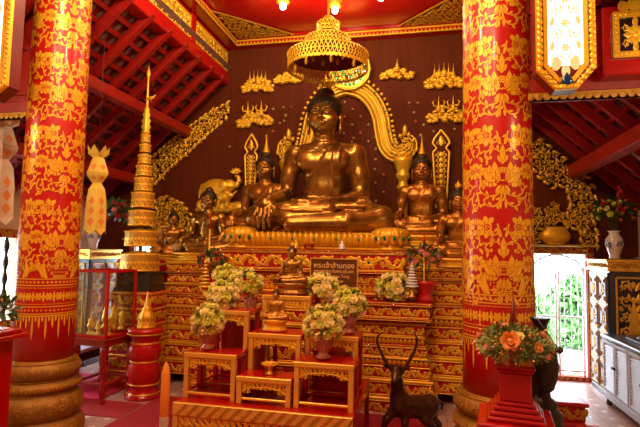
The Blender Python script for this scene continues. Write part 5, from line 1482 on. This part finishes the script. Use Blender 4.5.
# dark picture in a gold frame on a red box
a=PY(612,12,3.25);b=PY(650,56,3.25);root=empty('framed_relief',(a.x,3.36,b.z),'dark picture with gold flowers in a gold frame on a red box','picture')
W_,H_=b.x-a.x+.06,a.z-b.z
mb=MB();mb.box(-.05,W_+.08,-.09,.05,-.10,H_+.05,0,.01);mb.build('red_box',[M['red']],root)
mb=MB();mb.box(0,W_,-.10,-.088,0,H_,0);mb.build('panel',[M['black']],root)
mb=MB()
for x0,x1,z0,z1 in ((0,W_,0,.04),(0,W_,H_-.04,H_),(0,.04,.04,H_-.04),(W_-.04,W_,.04,H_-.04)): mb.box(x0,x1,-.115,-.1,z0,z1,0,.004)
o=Orn(mb,frontface(0,-.115,0),0,.01)
for k in range(int(W_/.03)): o.dot((k+.5)*.03,.02,.011,5);o.dot((k+.5)*.03,H_-.02,.011,5)
for k in range(int(H_/.03)): o.dot(.02,(k+.5)*.03,.011,5)
o=Orn(mb,frontface(0,-.101,0),0,.006);o.rosette(W_/2,H_*.5,.07,8)
for sg in (-1,1):
    o.scroll(W_/2+sg*.05,H_*.66,.03,sg,0,.3,4);o.scroll(W_/2+sg*.05,H_*.3,.03,-sg,0,.3,4);o.leaf(W_/2,H_/2+sg*.05,PI/2*sg,.07,.03)
o.leaf(W_/2,H_,PI/2,.10,.08);o.leaf(W_/2-.05,H_,PI/2+.4,.08,.06);o.leaf(W_/2+.05,H_,PI/2-.4,.08,.06)
mb.build('frame',[M['gold_bright']],root)

# ================================================================= PAPER LANTERNS
def paper_lantern(px,ytop,ybot,Y,label,m):
    t=PY(px,ytop,Y);b=PY(px,ybot,Y);Hh=t.z-b.z;k=Hh/1.0
    root=empty('paper_lantern',(t.x,Y,b.z),label,'paper lantern')
    mb=MB();n=6
    prof=[(.13,.02),(.125,.30),(.10,.48),(.075,.52),(.055,.55),(.12,.64),(.13,.68),(.075,.84),(.06,.86)]
    mb.lathe([(r*k*1.0,z*k) for r,z in prof],n,smooth=False,cap=False,rot=.2)
    for i in range(n):                       # points above and tongues below
        a0=2*PI*i/n+.2;a1=2*PI*(i+1)/n+.2;am=(a0+a1)/2
        q=lambda r,a,z:(r*k*math.cos(a),r*k*math.sin(a),z*k)
        mb.add([q(.06,a0,.86),q(.06,a1,.86),q(.125,a1,.90),q(.12,am,1.0),q(.125,a0,.90)],[(0,1,2,3,4)],0)
        mb.add([q(.13,a0,.02),q(.13,a1,.02),q(.13,a1,.0),q(.125,am,-.06),q(.13,a0,.0)],[(0,1,2,3,4)],0)
        for z0,dz,s_ in ((.04,.11,.055),(.16,.11,.05),(.28,.11,.045),(.58,.055,.04),(.70,.08,.045)):
            for mm in (am,):
                rr_=lambda z:np.interp(z,[p[1] for p in prof],[p[0] for p in prof])*math.cos(PI/n)+.002
                def g(z,t):
                    r_=rr_(z);return ((r_*math.cos(mm)-t*math.sin(mm))*k,(r_*math.sin(mm)+t*math.cos(mm))*k,z*k)
                mb.add([g(z0,0),g(z0+dz/2,s_*.75),g(z0+dz,0),g(z0+dz/2,-s_*.75)],[(0,1,2,3)],1)
    mb.build('paper_body',[m,M['paper_orange']],root)
    mb=MB();mb.tube([(0,0,.8*k),(0,0,Hh+1.4)],.003,5);mb.build('string',[M['grey']],root)
    return root
paper_lantern(99,146,230,4.15,'yellow folded paper lantern hanging right of the left column',M['paper'])
paper_lantern(6,112,219,3.7,'pale folded paper lantern hanging at the left edge behind the lit panel',M['paper_white'])

# ================================================================= GLASS CASE ON TURNED LEGS
Cc=Vector((-2.972,4.201,0));Ll=Vector((-3.345,4.24,0));Rr=Vector((-2.72,4.66,0))
ang=math.atan2((Cc-Ll).y,(Cc-Ll).x);A_=(Cc-Ll).length;B_=.40
root=empty('glass_case',tuple(Ll+Vector((0,0,.0))),'red framed glass display case on a red table with turned legs, left of the altar','display case',None,ang)
zt=.62;zh=1.255
mb=MB();mb.box(-.03,A_+.03,-.03,B_+.03,zt-.075,zt,0,.008);mb.box(-.05,A_+.05,-.05,B_+.05,zt-.02,zt,0,.006);mb.build('table_top',[M['leg']],root)
pr=[(.030,0),(.034,.03),(.018,.05),(.032,.09),(.038,.13),(.024,.16),(.034,.175),(.022,.19),(.026,.25),(.038,.30),(.040,.34),(.022,.38),(.036,.40),(.022,.42),(.034,.46),(.038,.50),(.034,.545)]
for x in (.02,A_-.02):
    for y in (.02,B_-.02):
        m=MB();m.lathe(pr,16,x,y,0);m.build('leg',[M['leg']],root)
for y in (.02,B_-.02): m=MB();m.box(.02,A_-.02,y-.012,y+.012,.17,.195,0,.004);m.build('stretcher',[M['leg']],root)
for x in (.02,A_-.02): m=MB();m.box(x-.012,x+.012,.03,B_-.03,.17,.195,0,.004);m.build('stretcher',[M['leg']],root)
w_=.013
for x in (0,A_):
    for y in (0,B_): m=MB();m.box(x-w_,x+w_,y-w_,y+w_,zt,zh,0,.003);m.build('case_post',[M['red']],root)
for nm,z in (('lower_rim',zt+.012),('upper_rim',zh)):
    m=MB()
    for y in (0,B_): m.box(0,A_,y-w_,y+w_,z-w_,z+w_,0,.003)
    for x in (0,A_): m.box(x-w_,x+w_,0,B_,z-w_,z+w_,0,.003)
    m.build(nm,[M['red']],root)
for (x0,x1,y0,y1) in ((w_,A_-w_,-.002,.002),(w_,A_-w_,B_-.002,B_+.002),(-.002,.002,w_,B_-w_),(A_-.002,A_+.002,w_,B_-w_)):
    m=MB();m.box(x0,x1,y0,y1,zt+.026,zh-.014,0);m.build('glass_pane',[M['glass']],root)
m=MB();m.box(w_,A_-w_,w_,B_-w_,zh-.004,zh+.0,0);m.build('glass_pane',[M['glass']],root)
rot2=Matrix.Rotation(ang,3,'Z')
def incase(u,v,z): q=Ll+rot2@Vector((u,v,0));return (q.x,q.y,z)
for i,(u,v,z0,h_,w2) in enumerate(((.07,.14,0,.20,.04),(.18,.12,0,.15,.035),(.29,.14,0,.22,.04),(.09,.31,.04,.24,.04),(.20,.31,.04,.27,.045),(.30,.31,.04,.22,.035))):
    m=MB();m.lathe([(w2,0),(w2*1.05,.012),(w2*.6,.025),(w2*.45,.05),(w2*.95,.08),(w2*.8,h_*.5),(w2*.5,h_*.6),(w2*.62,h_*.68),(w2*.3,h_*.8),(w2*.12,h_*.92),(.002,h_)],16)
    o=m.build('gilt_reliquary',M['gold_bright']);o.location=incase(u,v,zt+.001+z0);tag(o,'small gilded spired reliquary inside the glass case','reliquary','gilded reliquaries in the glass case')
m=MB();m.box(.05,A_-.05,.23,.40,zt,zt+.04,0,.004);o=m.build('riser',M['red']);o.location=Ll;o.rotation_euler=(0,0,ang);tag(o,'low red step inside the glass case under the rear reliquaries','riser')
m=MB();m.box(-.06,.06,-.003,.003,0,.045,0);o=m.build('card',M['paper']);o.location=incase(.16,.05,zt+.001);o.rotation_euler=(-.5,0,ang);tag(o,'small yellowish card leaning inside the glass case','card')

# ================================================================= RED DRUM PEDESTAL WITH SMALL CHEDI
c=PY(141,360,4.54);root=empty('drum_pedestal',(c.x+.03,4.56,0),'round red lacquered pedestal with gold rings between the glass case and the altar','pedestal')
mb=MB();pr=[(r*.9,z) for r,z in [(.20,0),(.20,.03),(.17,.05),(.155,.12),(.175,.16),(.18,.26),(.165,.33),(.15,.36),(.175,.40),(.185,.46),(.165,.52),(.15,.55),(.175,.60),(.20,.65),(.20,.68),(.0,.68)]]
mb.lathe(pr,40);mb.build('drum',[M['red']],root)
for z,r in ((.05,.158),(.14,.152),(.36,.138),(.54,.140),(.63,.172)):
    mb=MB();mb.lathe([(r,z-.008),(r+.008,z),(r,z+.008)],40,cap=False);mb.build('gold_ring',[M['gold']],root)
ch=empty('small_chedi',(c.x+.03,4.56,.683),'small gilded ribbed spire monument on the round red pedestal','monument')
mb=MB();mb.lathe([(.135,0),(.135,.02),(.115,.03),(.12,.05),(.10,.06),(.10,.08),(.115,.09),(.105,.13),(.08,.17),(.06,.20),(.065,.215),(.045,.225),(.04,.25),(.035,.27),(.018,.31),(.016,.34),(.002,.40)],32,mod=lambda a,k:1+.06*math.cos(a*12) if 6<k<10 else 1);q=mb.build('spire_body',[M['gold']],ch);q.scale=(.68,.68,.92)
mb=MB();o=Orn(mb,lambda u,v,h:((.118+h)*math.cos(u/.118),(.118+h)*math.sin(u/.118),v),0,.008)
for k in range(14): o.leaf((k+.5)*.053,.025,PI/2,.06,.04)
q=mb.build('petal_ring',[M['gold_bright']],ch);q.scale=(.68,.68,.92)

# ================================================================= CABINETS
def carved_panel(mb,f,W,Hh,mi,n=None):
    o=Orn(mb,f,mi,.012)
    for a in ((0,0,W,0),(0,Hh,W,Hh),(0,0,0,Hh),(W,0,W,Hh)): o.line(*a,.022)
    for t in range(9):
        v=Hh*(.08+.1*t)
        for sg in (-1,1): o.leaf(W/2+sg*W*.05,v,PI/2-sg*.7,W*.30,W*.09,sg*.9);o.scroll(W/2+sg*W*.36,v+Hh*.03,W*.085,-sg,t*1.3,.4,4)
    o.leaf(W/2,Hh*.3,PI/2,Hh*.5,W*.28)
    st=W/2.2;k=max(1,int(Hh/st))
    for j in range(k):
        v=(j+.5)*Hh/k
        for sg in (-1,1):
            o.scroll(W/2+sg*W*.24,v,W*.17,sg*(1 if j%2 else -1),j+.5,.3,4)
        o.leaf(W/2,v-st*.2,PI/2,st*.5,W*.14)
def tall_cabinet(cx_,cy_,rz,label,Wd=.56,Dp=.42,Ht=1.44):
    """local: doors face -y"""
    root=empty('tall_cabinet',(cx_,cy_,0),label,'cabinet',None,rz)
    mb=MB();mb.box(-Wd/2,Wd/2,-Dp/2,Dp/2,.06,Ht-.11,0,.004);mb.box(-Wd/2-.01,Wd/2+.01,-Dp/2-.01,Dp/2+.01,0,.06,0,.004);mb.build('body',[M['cab']],root)
    mb=MB();mb.box(-Wd/2-.025,Wd/2+.025,-Dp/2-.025,Dp/2+.025,Ht-.11,Ht-.02,0,.006);mb.box(-Wd/2-.04,Wd/2+.04,-Dp/2-.04,Dp/2+.04,Ht-.03,Ht,0,.006);mb.box(-Wd/2-.035,Wd/2+.035,-Dp/2-.035,Dp/2+.035,Ht-.125,Ht-.105,0,.004)
    o=Orn(mb,frontface(-Wd/2,-Dp/2-.026,Ht-.095),1,.006);vine(o,Wd,.06)
    for sg in (-1,1):
        o=Orn(mb,lambda u,v,h:(sg*(Wd/2+.026+h),-Dp/2+u,Ht-.095+v),1,.006);vine(o,Dp,.06)
    mb.build('cornice',[M['frame_gold'],M['gold_dull']],root)
    for k in (-1,1):
        x0=-Wd/2+.02 if k<0 else .004;w=Wd/2-.024
        d=MB();d.box(x0,x0+w,-Dp/2-.018,-Dp/2-.001,.08,Ht-.14,0,.003)
        n=4;ph=(Ht-.26)/n
        for j in range(n):
            z0=.10+j*ph;ff=frontface(x0+.03,-Dp/2-.019,z0)
            d.box(x0+.03,x0+w-.03,-Dp/2-.021,-Dp/2-.018,z0,z0+ph-.03,1)
            o=Orn(d,frontface(x0+.03,-Dp/2-.0215,z0),2,.008);W_=w-.06;H_=ph-.03
            for a in ((0,0,W_,0),(0,H_,W_,H_),(0,0,0,H_),(W_,0,W_,H_)): o.line(*a,.02)
            o.rosette(W_/2,H_/2,W_*.3,8)
            for sx in (-1,1):
                for sz in (-1,1): o.scroll(W_/2+sx*W_*.3,H_/2+sz*H_*.33,W_*.13,sx*sz,0,.3,3)
        door=d.build('door',[M['cab'],M['louver'],M['gold_dull']],root)
        m=MB();m.ball((x0+(w-.02 if k<0 else .02),-Dp/2-.03,Ht*.5),.012,0,8,6);m.build('knob',[M['gold']],door)
    for sg in (-1,1):
        mb=MB();mb.box(sg*(Wd/2+.001),sg*(Wd/2+.010),-Dp/2+.06,Dp/2-.06,.16,Ht-.19,0)
        carved_panel(mb,lambda u,v,h:(sg*(Wd/2+.011+h),-Dp/2+.06+u,.16+v),Dp-.12,Ht-.35,1)
        mb.build('side_panel',[M['black'],M['frame_gold']],root)
    return root
tall_cabinet(2.12,5.97,-PI/2,'tall carved cabinet by the grilled door, vase of flowers on top',.60,.44,1.46)
tall_cabinet(-4.36,5.75,PI/2,'tall carved cabinet at the far left behind the glass case, vase of flowers on top',.60,.44,1.46)
# low louvred sideboard on the right
root=empty('low_cabinet',(2.02,4.93,0),'low blue-white sideboard with louvred doors along the right wall','cabinet',None,-PI/2)
Wd,Dp,Ht=1.30,.44,.70
mb=MB();mb.box(-Wd/2,Wd/2,-Dp/2,Dp/2,.12,Ht-.03,0,.004);mb.build('body',[M['louver']],root)
mb=MB();mb.box(-Wd/2-.02,Wd/2+.02,-Dp/2-.025,Dp/2,Ht-.03,Ht,0,.006);mb.build('top',[M['cab']],root)
mb=MB();mb.box(-Wd/2,Wd/2,-Dp/2-.006,-Dp/2+.02,.07,.13,0,.004);pts=[]
mb.build('plinth_rail',[M['louver']],root)
for x in (-Wd/2+.03,Wd/2-.03):
    for y in (-Dp/2+.03,Dp/2-.03): m=MB();m.lathe([(.025,0),(.03,.03),(.02,.06),(.035,.12)],10,x,y,0);m.build('foot',[M['black']],root)
for j in range(4):
    x0=-Wd/2+.02+j*(Wd-.04)/4;w=(Wd-.04)/4-.012;d=MB()
    for a,b,c_,e_ in ((x0,x0+.03,.15,Ht-.05),(x0+w-.03,x0+w,.15,Ht-.05),(x0+.03,x0+w-.03,.15,.18),(x0+.03,x0+w-.03,Ht-.08,Ht-.05)): d.box(a,b,-Dp/2-.018,-Dp/2-.001,c_,e_,0,.003)
    for k in range(14):
        z=.185+k*(Ht-.27)/14;d.add([(x0+.03,-Dp/2-.016,z),(x0+w-.03,-Dp/2-.016,z),(x0+w-.03,-Dp/2-.003,z+.022),(x0+.03,-Dp/2-.003,z+.022)],[(0,1,2,3)],0)
    dr=d.build('door',[M['louver']],root);m=MB();m.ball((x0+(w-.015 if j%2==0 else .015),-Dp/2-.028,.42),.014,0,8,6);m.build('knob',[M['black']],dr)
mb=MB();mb.box(-.12,.18,-.20,.20,0,.02,0,.004);mb.lathe([(.10,.02),(.11,.03),(.105,.045),(.05,.05)],20,.02,0,0)
o=mb.build('tray',M['grey']);o.location=(2.02,5.1,.702);tag(o,'dark tray on top of the low louvred sideboard','tray')
bouquet((2.06,5.98,1.462),'tall',1.15,PY(613,212,5.98),(.19,.16,.12),[('yellow',9),('cream',3),('red',4)],.036,'blue and white vase with red and yellow flowers on the right tall cabinet','flowers',[('red',14,.03,1.3)],140,.10,31)
bouquet((-4.30,5.72,1.462),'tall',1.15,PY(114,214,5.72),(.19,.16,.14),[('red',10),('pink',3)],.036,'blue and white vase with red flowers on the left tall cabinet','flowers',[('red',14,.03,1.3)],140,.10,32)
for x,y,s_,lab in ((2.08,5.98,1,'tall red blossom spikes rising from the vase on the right tall cabinet'),(-4.32,5.72,1,'tall red blossom spikes rising from the vase on the left tall cabinet')):
    for root_ in [o for o in COL.objects if o.get('label','').startswith('blue and white vase') and abs(o.location.x-x)<.2]:
        rr=random.Random(int(x*10))
        for k in range(3):
            a=rr.uniform(-.5,.3);mb=MB();tip=Vector((math.sin(a)*.42,rr.uniform(-.1,.1),.27+.15+math.cos(a)*.36+.05*k))
            mb.tube([(0,0,.28),tip*.6+Vector((0,0,.1)),tip],.005,4,1)
            for q in range(8):
                t=.55+.45*q/8;p=tip*t+Vector((0,0,(1-t)*.15));mb.ball((p.x+rr.uniform(-.03,.03),p.y+rr.uniform(-.02,.02),p.z),(.02,.02,.032),0,6,4)
            mb.build('blossom_spike',[M['rose_red'],M['leaf']],root_)
# saucer beside the right vase
mb=MB();mb.lathe([(.04,0),(.085,.018),(.09,.022),(.04,.012)],24);o=mb.build('saucer',M['porcelain']);o.location=(2.30,5.85,1.461);tag(o,'shallow pale dish on the right tall cabinet beside the vase','dish')

# bench at the left wall and mats
root=empty('low_bench',(-3.85,4.82,0),'low black bench with a pale top at the left, seen between column and glass case','bench')
mb=MB();mb.box(-.30,.30,-.40,.40,.36,.40,0,.005);mb.build('seat',[M['louver']],root)
mb=MB();mb.box(-.28,.28,-.38,.38,.27,.358,0,.005);mb.build('apron',[M['black']],root)
for x in (-.25,.25):
    for y in (-.35,.35): m=MB();m.box(x-.03,x+.03,y-.03,y+.03,0,.27,0,.004);m.build('leg',[M['black']],root)
mb=MB();mb.box(-4.0,-2.62,3.93,4.34,0,.008,0,.003);tag(mb.build('floor_runner',[M['carpet']]),'dark red floor runner behind the left column, in front of the pink mat','mat')
mb=MB();mb.box(-3.98,-3.1,4.35,5.15,.0,.012,0,.003);tag(mb.build('pink_mat',[M['pink_mat']]),'bright pink floor mat below the glass case at the left','mat')
mb=MB();mb.box(-2.6,.08,1.2,4.62,.0,.008,0,.003);tag(mb.build('carpet',[M['carpet']]),'red carpet in front of the altar under the low table','carpet')

# ================================================================= FOREGROUND RIGHT
c=PY(515,395,2.35);X0,Y0=c.x,2.35
root=empty('red_pedestal',(X0,Y0,0),'stepped red lacquered pedestal in the right foreground under the orange bouquet','pedestal',None,math.radians(-8))
mb=MB()
st=[(.27,0,.60),(.245,.60,.70),(.215,.74,.80)]
mb.box(-.13,.13,-.13,.13,0,.725,0,.006);mb.build('shaft',[M['red']],root)
mb=MB();zz=.0
for (h_,z0,z1) in ((.145,.725,.735),(.155,.735,.785),(.118,.785,.805),(.105,.805,.825),(.09,.825,.845),(.078,.845,.862),(.066,.862,.985),(.074,.985,1.0),(.082,1.0,1.02)): mb.box(-h_,h_,-h_,h_,z0,z1,0,.006)
mb.build('stepped_top',[M['red']],root)
bouquet((X0,Y0,1.021),'glass',.5,PY(514,346,2.33),(.15,.13,.085),[('orange',2),('peach',6),('cream',1)],.020,'orange and peach flower bouquet on the red pedestal in the right foreground','flowers',[('peach',20,.010,1.15),('orange',16,.009,1.25)],1500,.028,41,None,'leaf_y')
o=part('rose',ROSE['orange'],[q for q in COL.objects if q.get('label','').startswith('orange and peach')][0],(0,0,0),(0,0,0),.042);pp=PY(510,341,2.20);o.location=(pp.x-X0,pp.y-Y0,pp.z-1.021);look(o,(-.1,-1,.25))
mb=MB();z0=.70;t=PY(513,296,2.6)
mb.lathe([(.05,0),(.05,.03),(.03,.05),(.035,.9),(.035,1.02),(.02,1.04),(.032,1.08),(.02,1.12),(.024,1.15),(.012,1.2),(.004,t.z)],20);o=mb.build('red_candle',M['red_dark']);o.location=(t.x,2.6,0);tag(o,'dark red pointed candle stand behind the orange bouquet','candle stand')
# bronze vessel with its beater
c=PY(541,380,2.85);root=empty('bronze_vessel',(c.x,2.85,0),'dark bronze bulging vessel on a foot, right of the orange bouquet','vessel')
zz=lambda y:PY(546,y,2.85).z
mb=MB();k=2.85/488*.92
mb.lathe([(20*k,0),(20*k,zz(427)),(19*k,zz(412)),(14*k,zz(408)),(15*k,zz(402)),(9*k,zz(397)),(8*k,zz(392)),(12*k,zz(388)),(15*k,zz(378)),(17*k,zz(366)),(15*k,zz(354)),(10*k,zz(342)),(7*k,zz(332)),(6*k,zz(325)),(9*k,zz(320)),(10*k,zz(318)),(7*k,zz(318))],40)
mb.build('vessel_body',[M['urn']],root)
root=empty('beater',tuple(PY(559,350,2.7)),'round headed beater with a thin dark stick leaning over the bronze vessel','beater')
q=PY(537,318,2.72)-root.location;mb=MB();mb.tube([(0,0,0),tuple(q)],.004,6);mb.build('stick',[M['black']],root)
mb=MB();mb.ball((0,0,0),(.022,.022,.018),0,12,8);mb.build('head',[M['black']],root)
mb=MB();c=PY(566,415,3.9)
for i,(w,z0,z1) in enumerate(((.30,0,.10),(.26,.10,.13),(.22,.13,.24),(.24,.24,.27),(.17,.27,.38),(.19,.38,.41))):
    mb.box(-w,w,-w,w,z0,z1,0,.006)
    if i%2==0: o=Orn(mb,frontface(-w,-w-.001,z0),1,.008);vine(o,2*w,z1-z0)
o=mb.build('side_pedestal',[M['red_frieze'],M['gold_dull']]);o.location=(c.x+.0,4.2,0);tag(o,'small carved stepped pedestal behind the bronze vessel, right of the right column','pedestal')
# foreground left
c=PY(0,350,2.4);root=empty('red_pedestal',(c.x-.20,2.4,0),'red lacquered ledge cut by the left edge, orange flowers on it','pedestal')
mb=MB();mb.box(-.2,.10,-.2,.2,0,.99,0,.006);mb.build('shaft',[M['red']],root)
mb=MB();mb.box(-.24,.165,-.24,.24,.93,.96,0,.006);mb.box(-.22,.14,-.22,.22,.96,.985,0,.005);mb.build('cap',[M['red']],root)
f=PY(-2,312,2.4);bouquet((c.x-.16,2.4,.99),'glass',.5,f,(.09,.08,.08),[('orange',5)],.018,'orange flowers on dark leaves at the left edge','flowers',[('orange',12,.011,1.05)],160,.05,42)

# ================================================================= SMALL THINGS ON THE ALTAR
def orchid(px,py,Y,zb,label,seed,vs=1.0,col='pink'):
    c=PY(px,py,Y);bouquet((c.x,Y,zb),'pot',vs*1.35,(c.x,Y-.02,c.z),(.15,.10,.10),[(col,15),('red' if col=='pink' else 'cream',3)],.028,label,'potted flowers',[('pink',8,.014,1.1)],80,.07,seed)
orchid(425,258,4.98,1.012,'red pot of pink orchids at the right end of the altar front',51)
orchid(213,262,4.98,1.012,'red pot of dark leaves and pink flowers at the left end of the altar front',52,.9,'red')
# white tiered miniature parasol and gold one
def mini(px,yt,yb,Y,m,label,tiers=8,base='gold_bright'):
    t=PY(px,yt,Y);b=PY(px,yb,Y);Hh=t.z-b.z;root=empty('miniature_parasol',(t.x,Y,b.z),label,'miniature parasol')
    mb=MB();mb.lathe([(.006,Hh*.2),(.005,Hh*.95),(.001,Hh)],8)
    for i in range(tiers):
        z=Hh*(.28+.62*i/tiers);r=.062*(1-.78*i/tiers);mb.lathe([(r,z),(r,z+Hh*.035),(r*.4,z+Hh*.055)],16)
    mb.build('tiers',[m],root)
    mb=MB();mb.lathe([(.03,0),(.03,.01),(.018,.02),(.022,Hh*.12),(.014,Hh*.15),(.018,Hh*.2),(.006,Hh*.24)],14);mb.build('base',[M[base]],root);return root
mini(412,261,297,4.84,M['white'],'white tiered miniature parasol beside the pink orchids')
mini(206,255,300,4.84,M['gold_bright'],'gold tiered miniature parasol at the left end of the front altar pier',8)
def stick(px,yt,yb,Y,label,zb):
    t=PY(px,yt,Y);b=PY(px,yb,Y);root=empty('offering_candle',(b.x,Y,zb),label,'candle');z0=b.z-zb;z1=t.z-zb;mid=z0+(z1-z0)*.6
    mb=MB();mb.lathe([(.009,0),(.009,mid)],10)
    mb.build('gold_stem',[M['gold_bright']],root)
    mb=MB();mb.lathe([(.010,mid),(.010,mid+(z1-mid)*.7),(.001,z1)],10);mb.build('red_tip',[M['red']],root)
stick(209,212,255,4.93,'thin red tipped gold candle beside the small left statue',1.012)
stick(424,233,275,4.93,'thin red tipped gold candle among the pink orchids',1.012)
for i,(px,py,h_,m,lab,cat) in enumerate(((296,244,.08,'gold_bright','tiny gold seated figurine on the plinth edge in front of the largest statue','figurine'),(342,245,.10,'porcelain','tiny pale figurine on the altar edge right of the centre','figurine'))):
    p=PY(px,py,5.07);mb=MB();mb.lathe([(.04,0),(.045,.01),(.03,.02),(.036,.03),(.024,.045),(.02,.06),(.01,.066),(.014,.075),(.011,.085),(.002,.095)],14);o=mb.build('figurine',M[m]);o.location=(p.x,5.07,1.512);tag(o,lab,cat)
p=PY(309,245,5.07);root=empty('offering_table',(p.x,5.07,1.512),'tiny red offering table on the altar edge below the largest statue','table')
mb=MB();mb.box(-.05,.05,-.03,.03,.045,.055,0,.002);mb.build('top',[M['red']],root)
for x in (-.042,.042):
    for y in (-.022,.022): m=MB();m.box(x-.005,x+.005,y-.005,y+.005,0,.045);m.build('leg',[M['red']],root)

# unseen bulbs added in the aisles to brighten the rafters and tiles
AISLE=[(-3.95,4.35,2.55,16),(-3.9,2.2,2.6,14),(1.55,4.6,2.55,9),(1.5,2.3,2.6,10)]
AISLE=[(-3.9,2.4,2.62,26),(1.5,2.4,2.6,18)]
for i,(x,y,z,p_) in enumerate(AISLE):
    r=empty('added_bulb',(x,y,z),('added unseen bulb on a cord brightening the left aisle roof','added unseen bulb on a cord brightening the right aisle roof')[i],'lamp')
    mb=MB();mb.ball((0,0,.06),(.035,.035,.045),0,12,8);mb.build('bulb',[M['bulb']],r)
    mb=MB();mb.lathe([(.02,.10),(.022,.15),(.006,.16),(.004,.75)],10);mb.build('cord',[M['grey']],r)
# ================================================================= LIGHT
w=bpy.data.worlds.new('world');sc.world=w;w.use_nodes=True
bg=w.node_tree.nodes['Background'];bg.inputs[0].default_value=(.80,.90,1.0,1);bg.inputs[1].default_value=19.0
def point(x,y,z,p,c=(1,.62,.30),r=.08,name='lamp_light'):
    l=bpy.data.lights.new(name,'POINT');l.energy=p;l.color=c;l.shadow_soft_size=r
    o=bpy.data.objects.new(name,l);o.location=(x,y,z);COL.objects.link(o);return o
def area(x,y,z,p,sx,sy,rot,c=(1,.62,.30),name='lamp_light'):
    l=bpy.data.lights.new(name,'AREA');l.shape='RECTANGLE';l.size=sx;l.size_y=sy;l.energy=p;l.color=c
    o=bpy.data.objects.new(name,l);o.location=(x,y,z);o.rotation_euler=rot;COL.objects.link(o);return o

LW=(1,.79,.46)
for (x,y) in LAMPS: point(x,y,4.15,12 if y>4.4 else (38 if y>3 else 100),LW,.11)
for o_ in [q for q in COL.objects if q.name.startswith('panel_lantern')]:   # the glow of the two lit panels
    area(o_.location.x,o_.location.y-.045,o_.location.z+.55,7,.2,.8,(-PI/2,0,0),(1,.74,.4))
for (x,y,z,p) in AISLE: point(x,y,z-.02,p,LW,.09)  # light of the added aisle bulbs
sc.view_settings.view_transform='Standard';sc.view_settings.look='None';sc.view_settings.gamma=1;sc.view_settings.use_curve_mapping=False
sc.view_settings.exposure=0.0
sc.cycles.use_denoising=True
sc.cycles.max_bounces=8;sc.cycles.diffuse_bounces=4;sc.cycles.glossy_bounces=4;sc.cycles.transparent_max_bounces=12
sc.cycles.sample_clamp_indirect=6;sc.cycles.caustics_reflective=False;sc.cycles.caustics_refractive=False
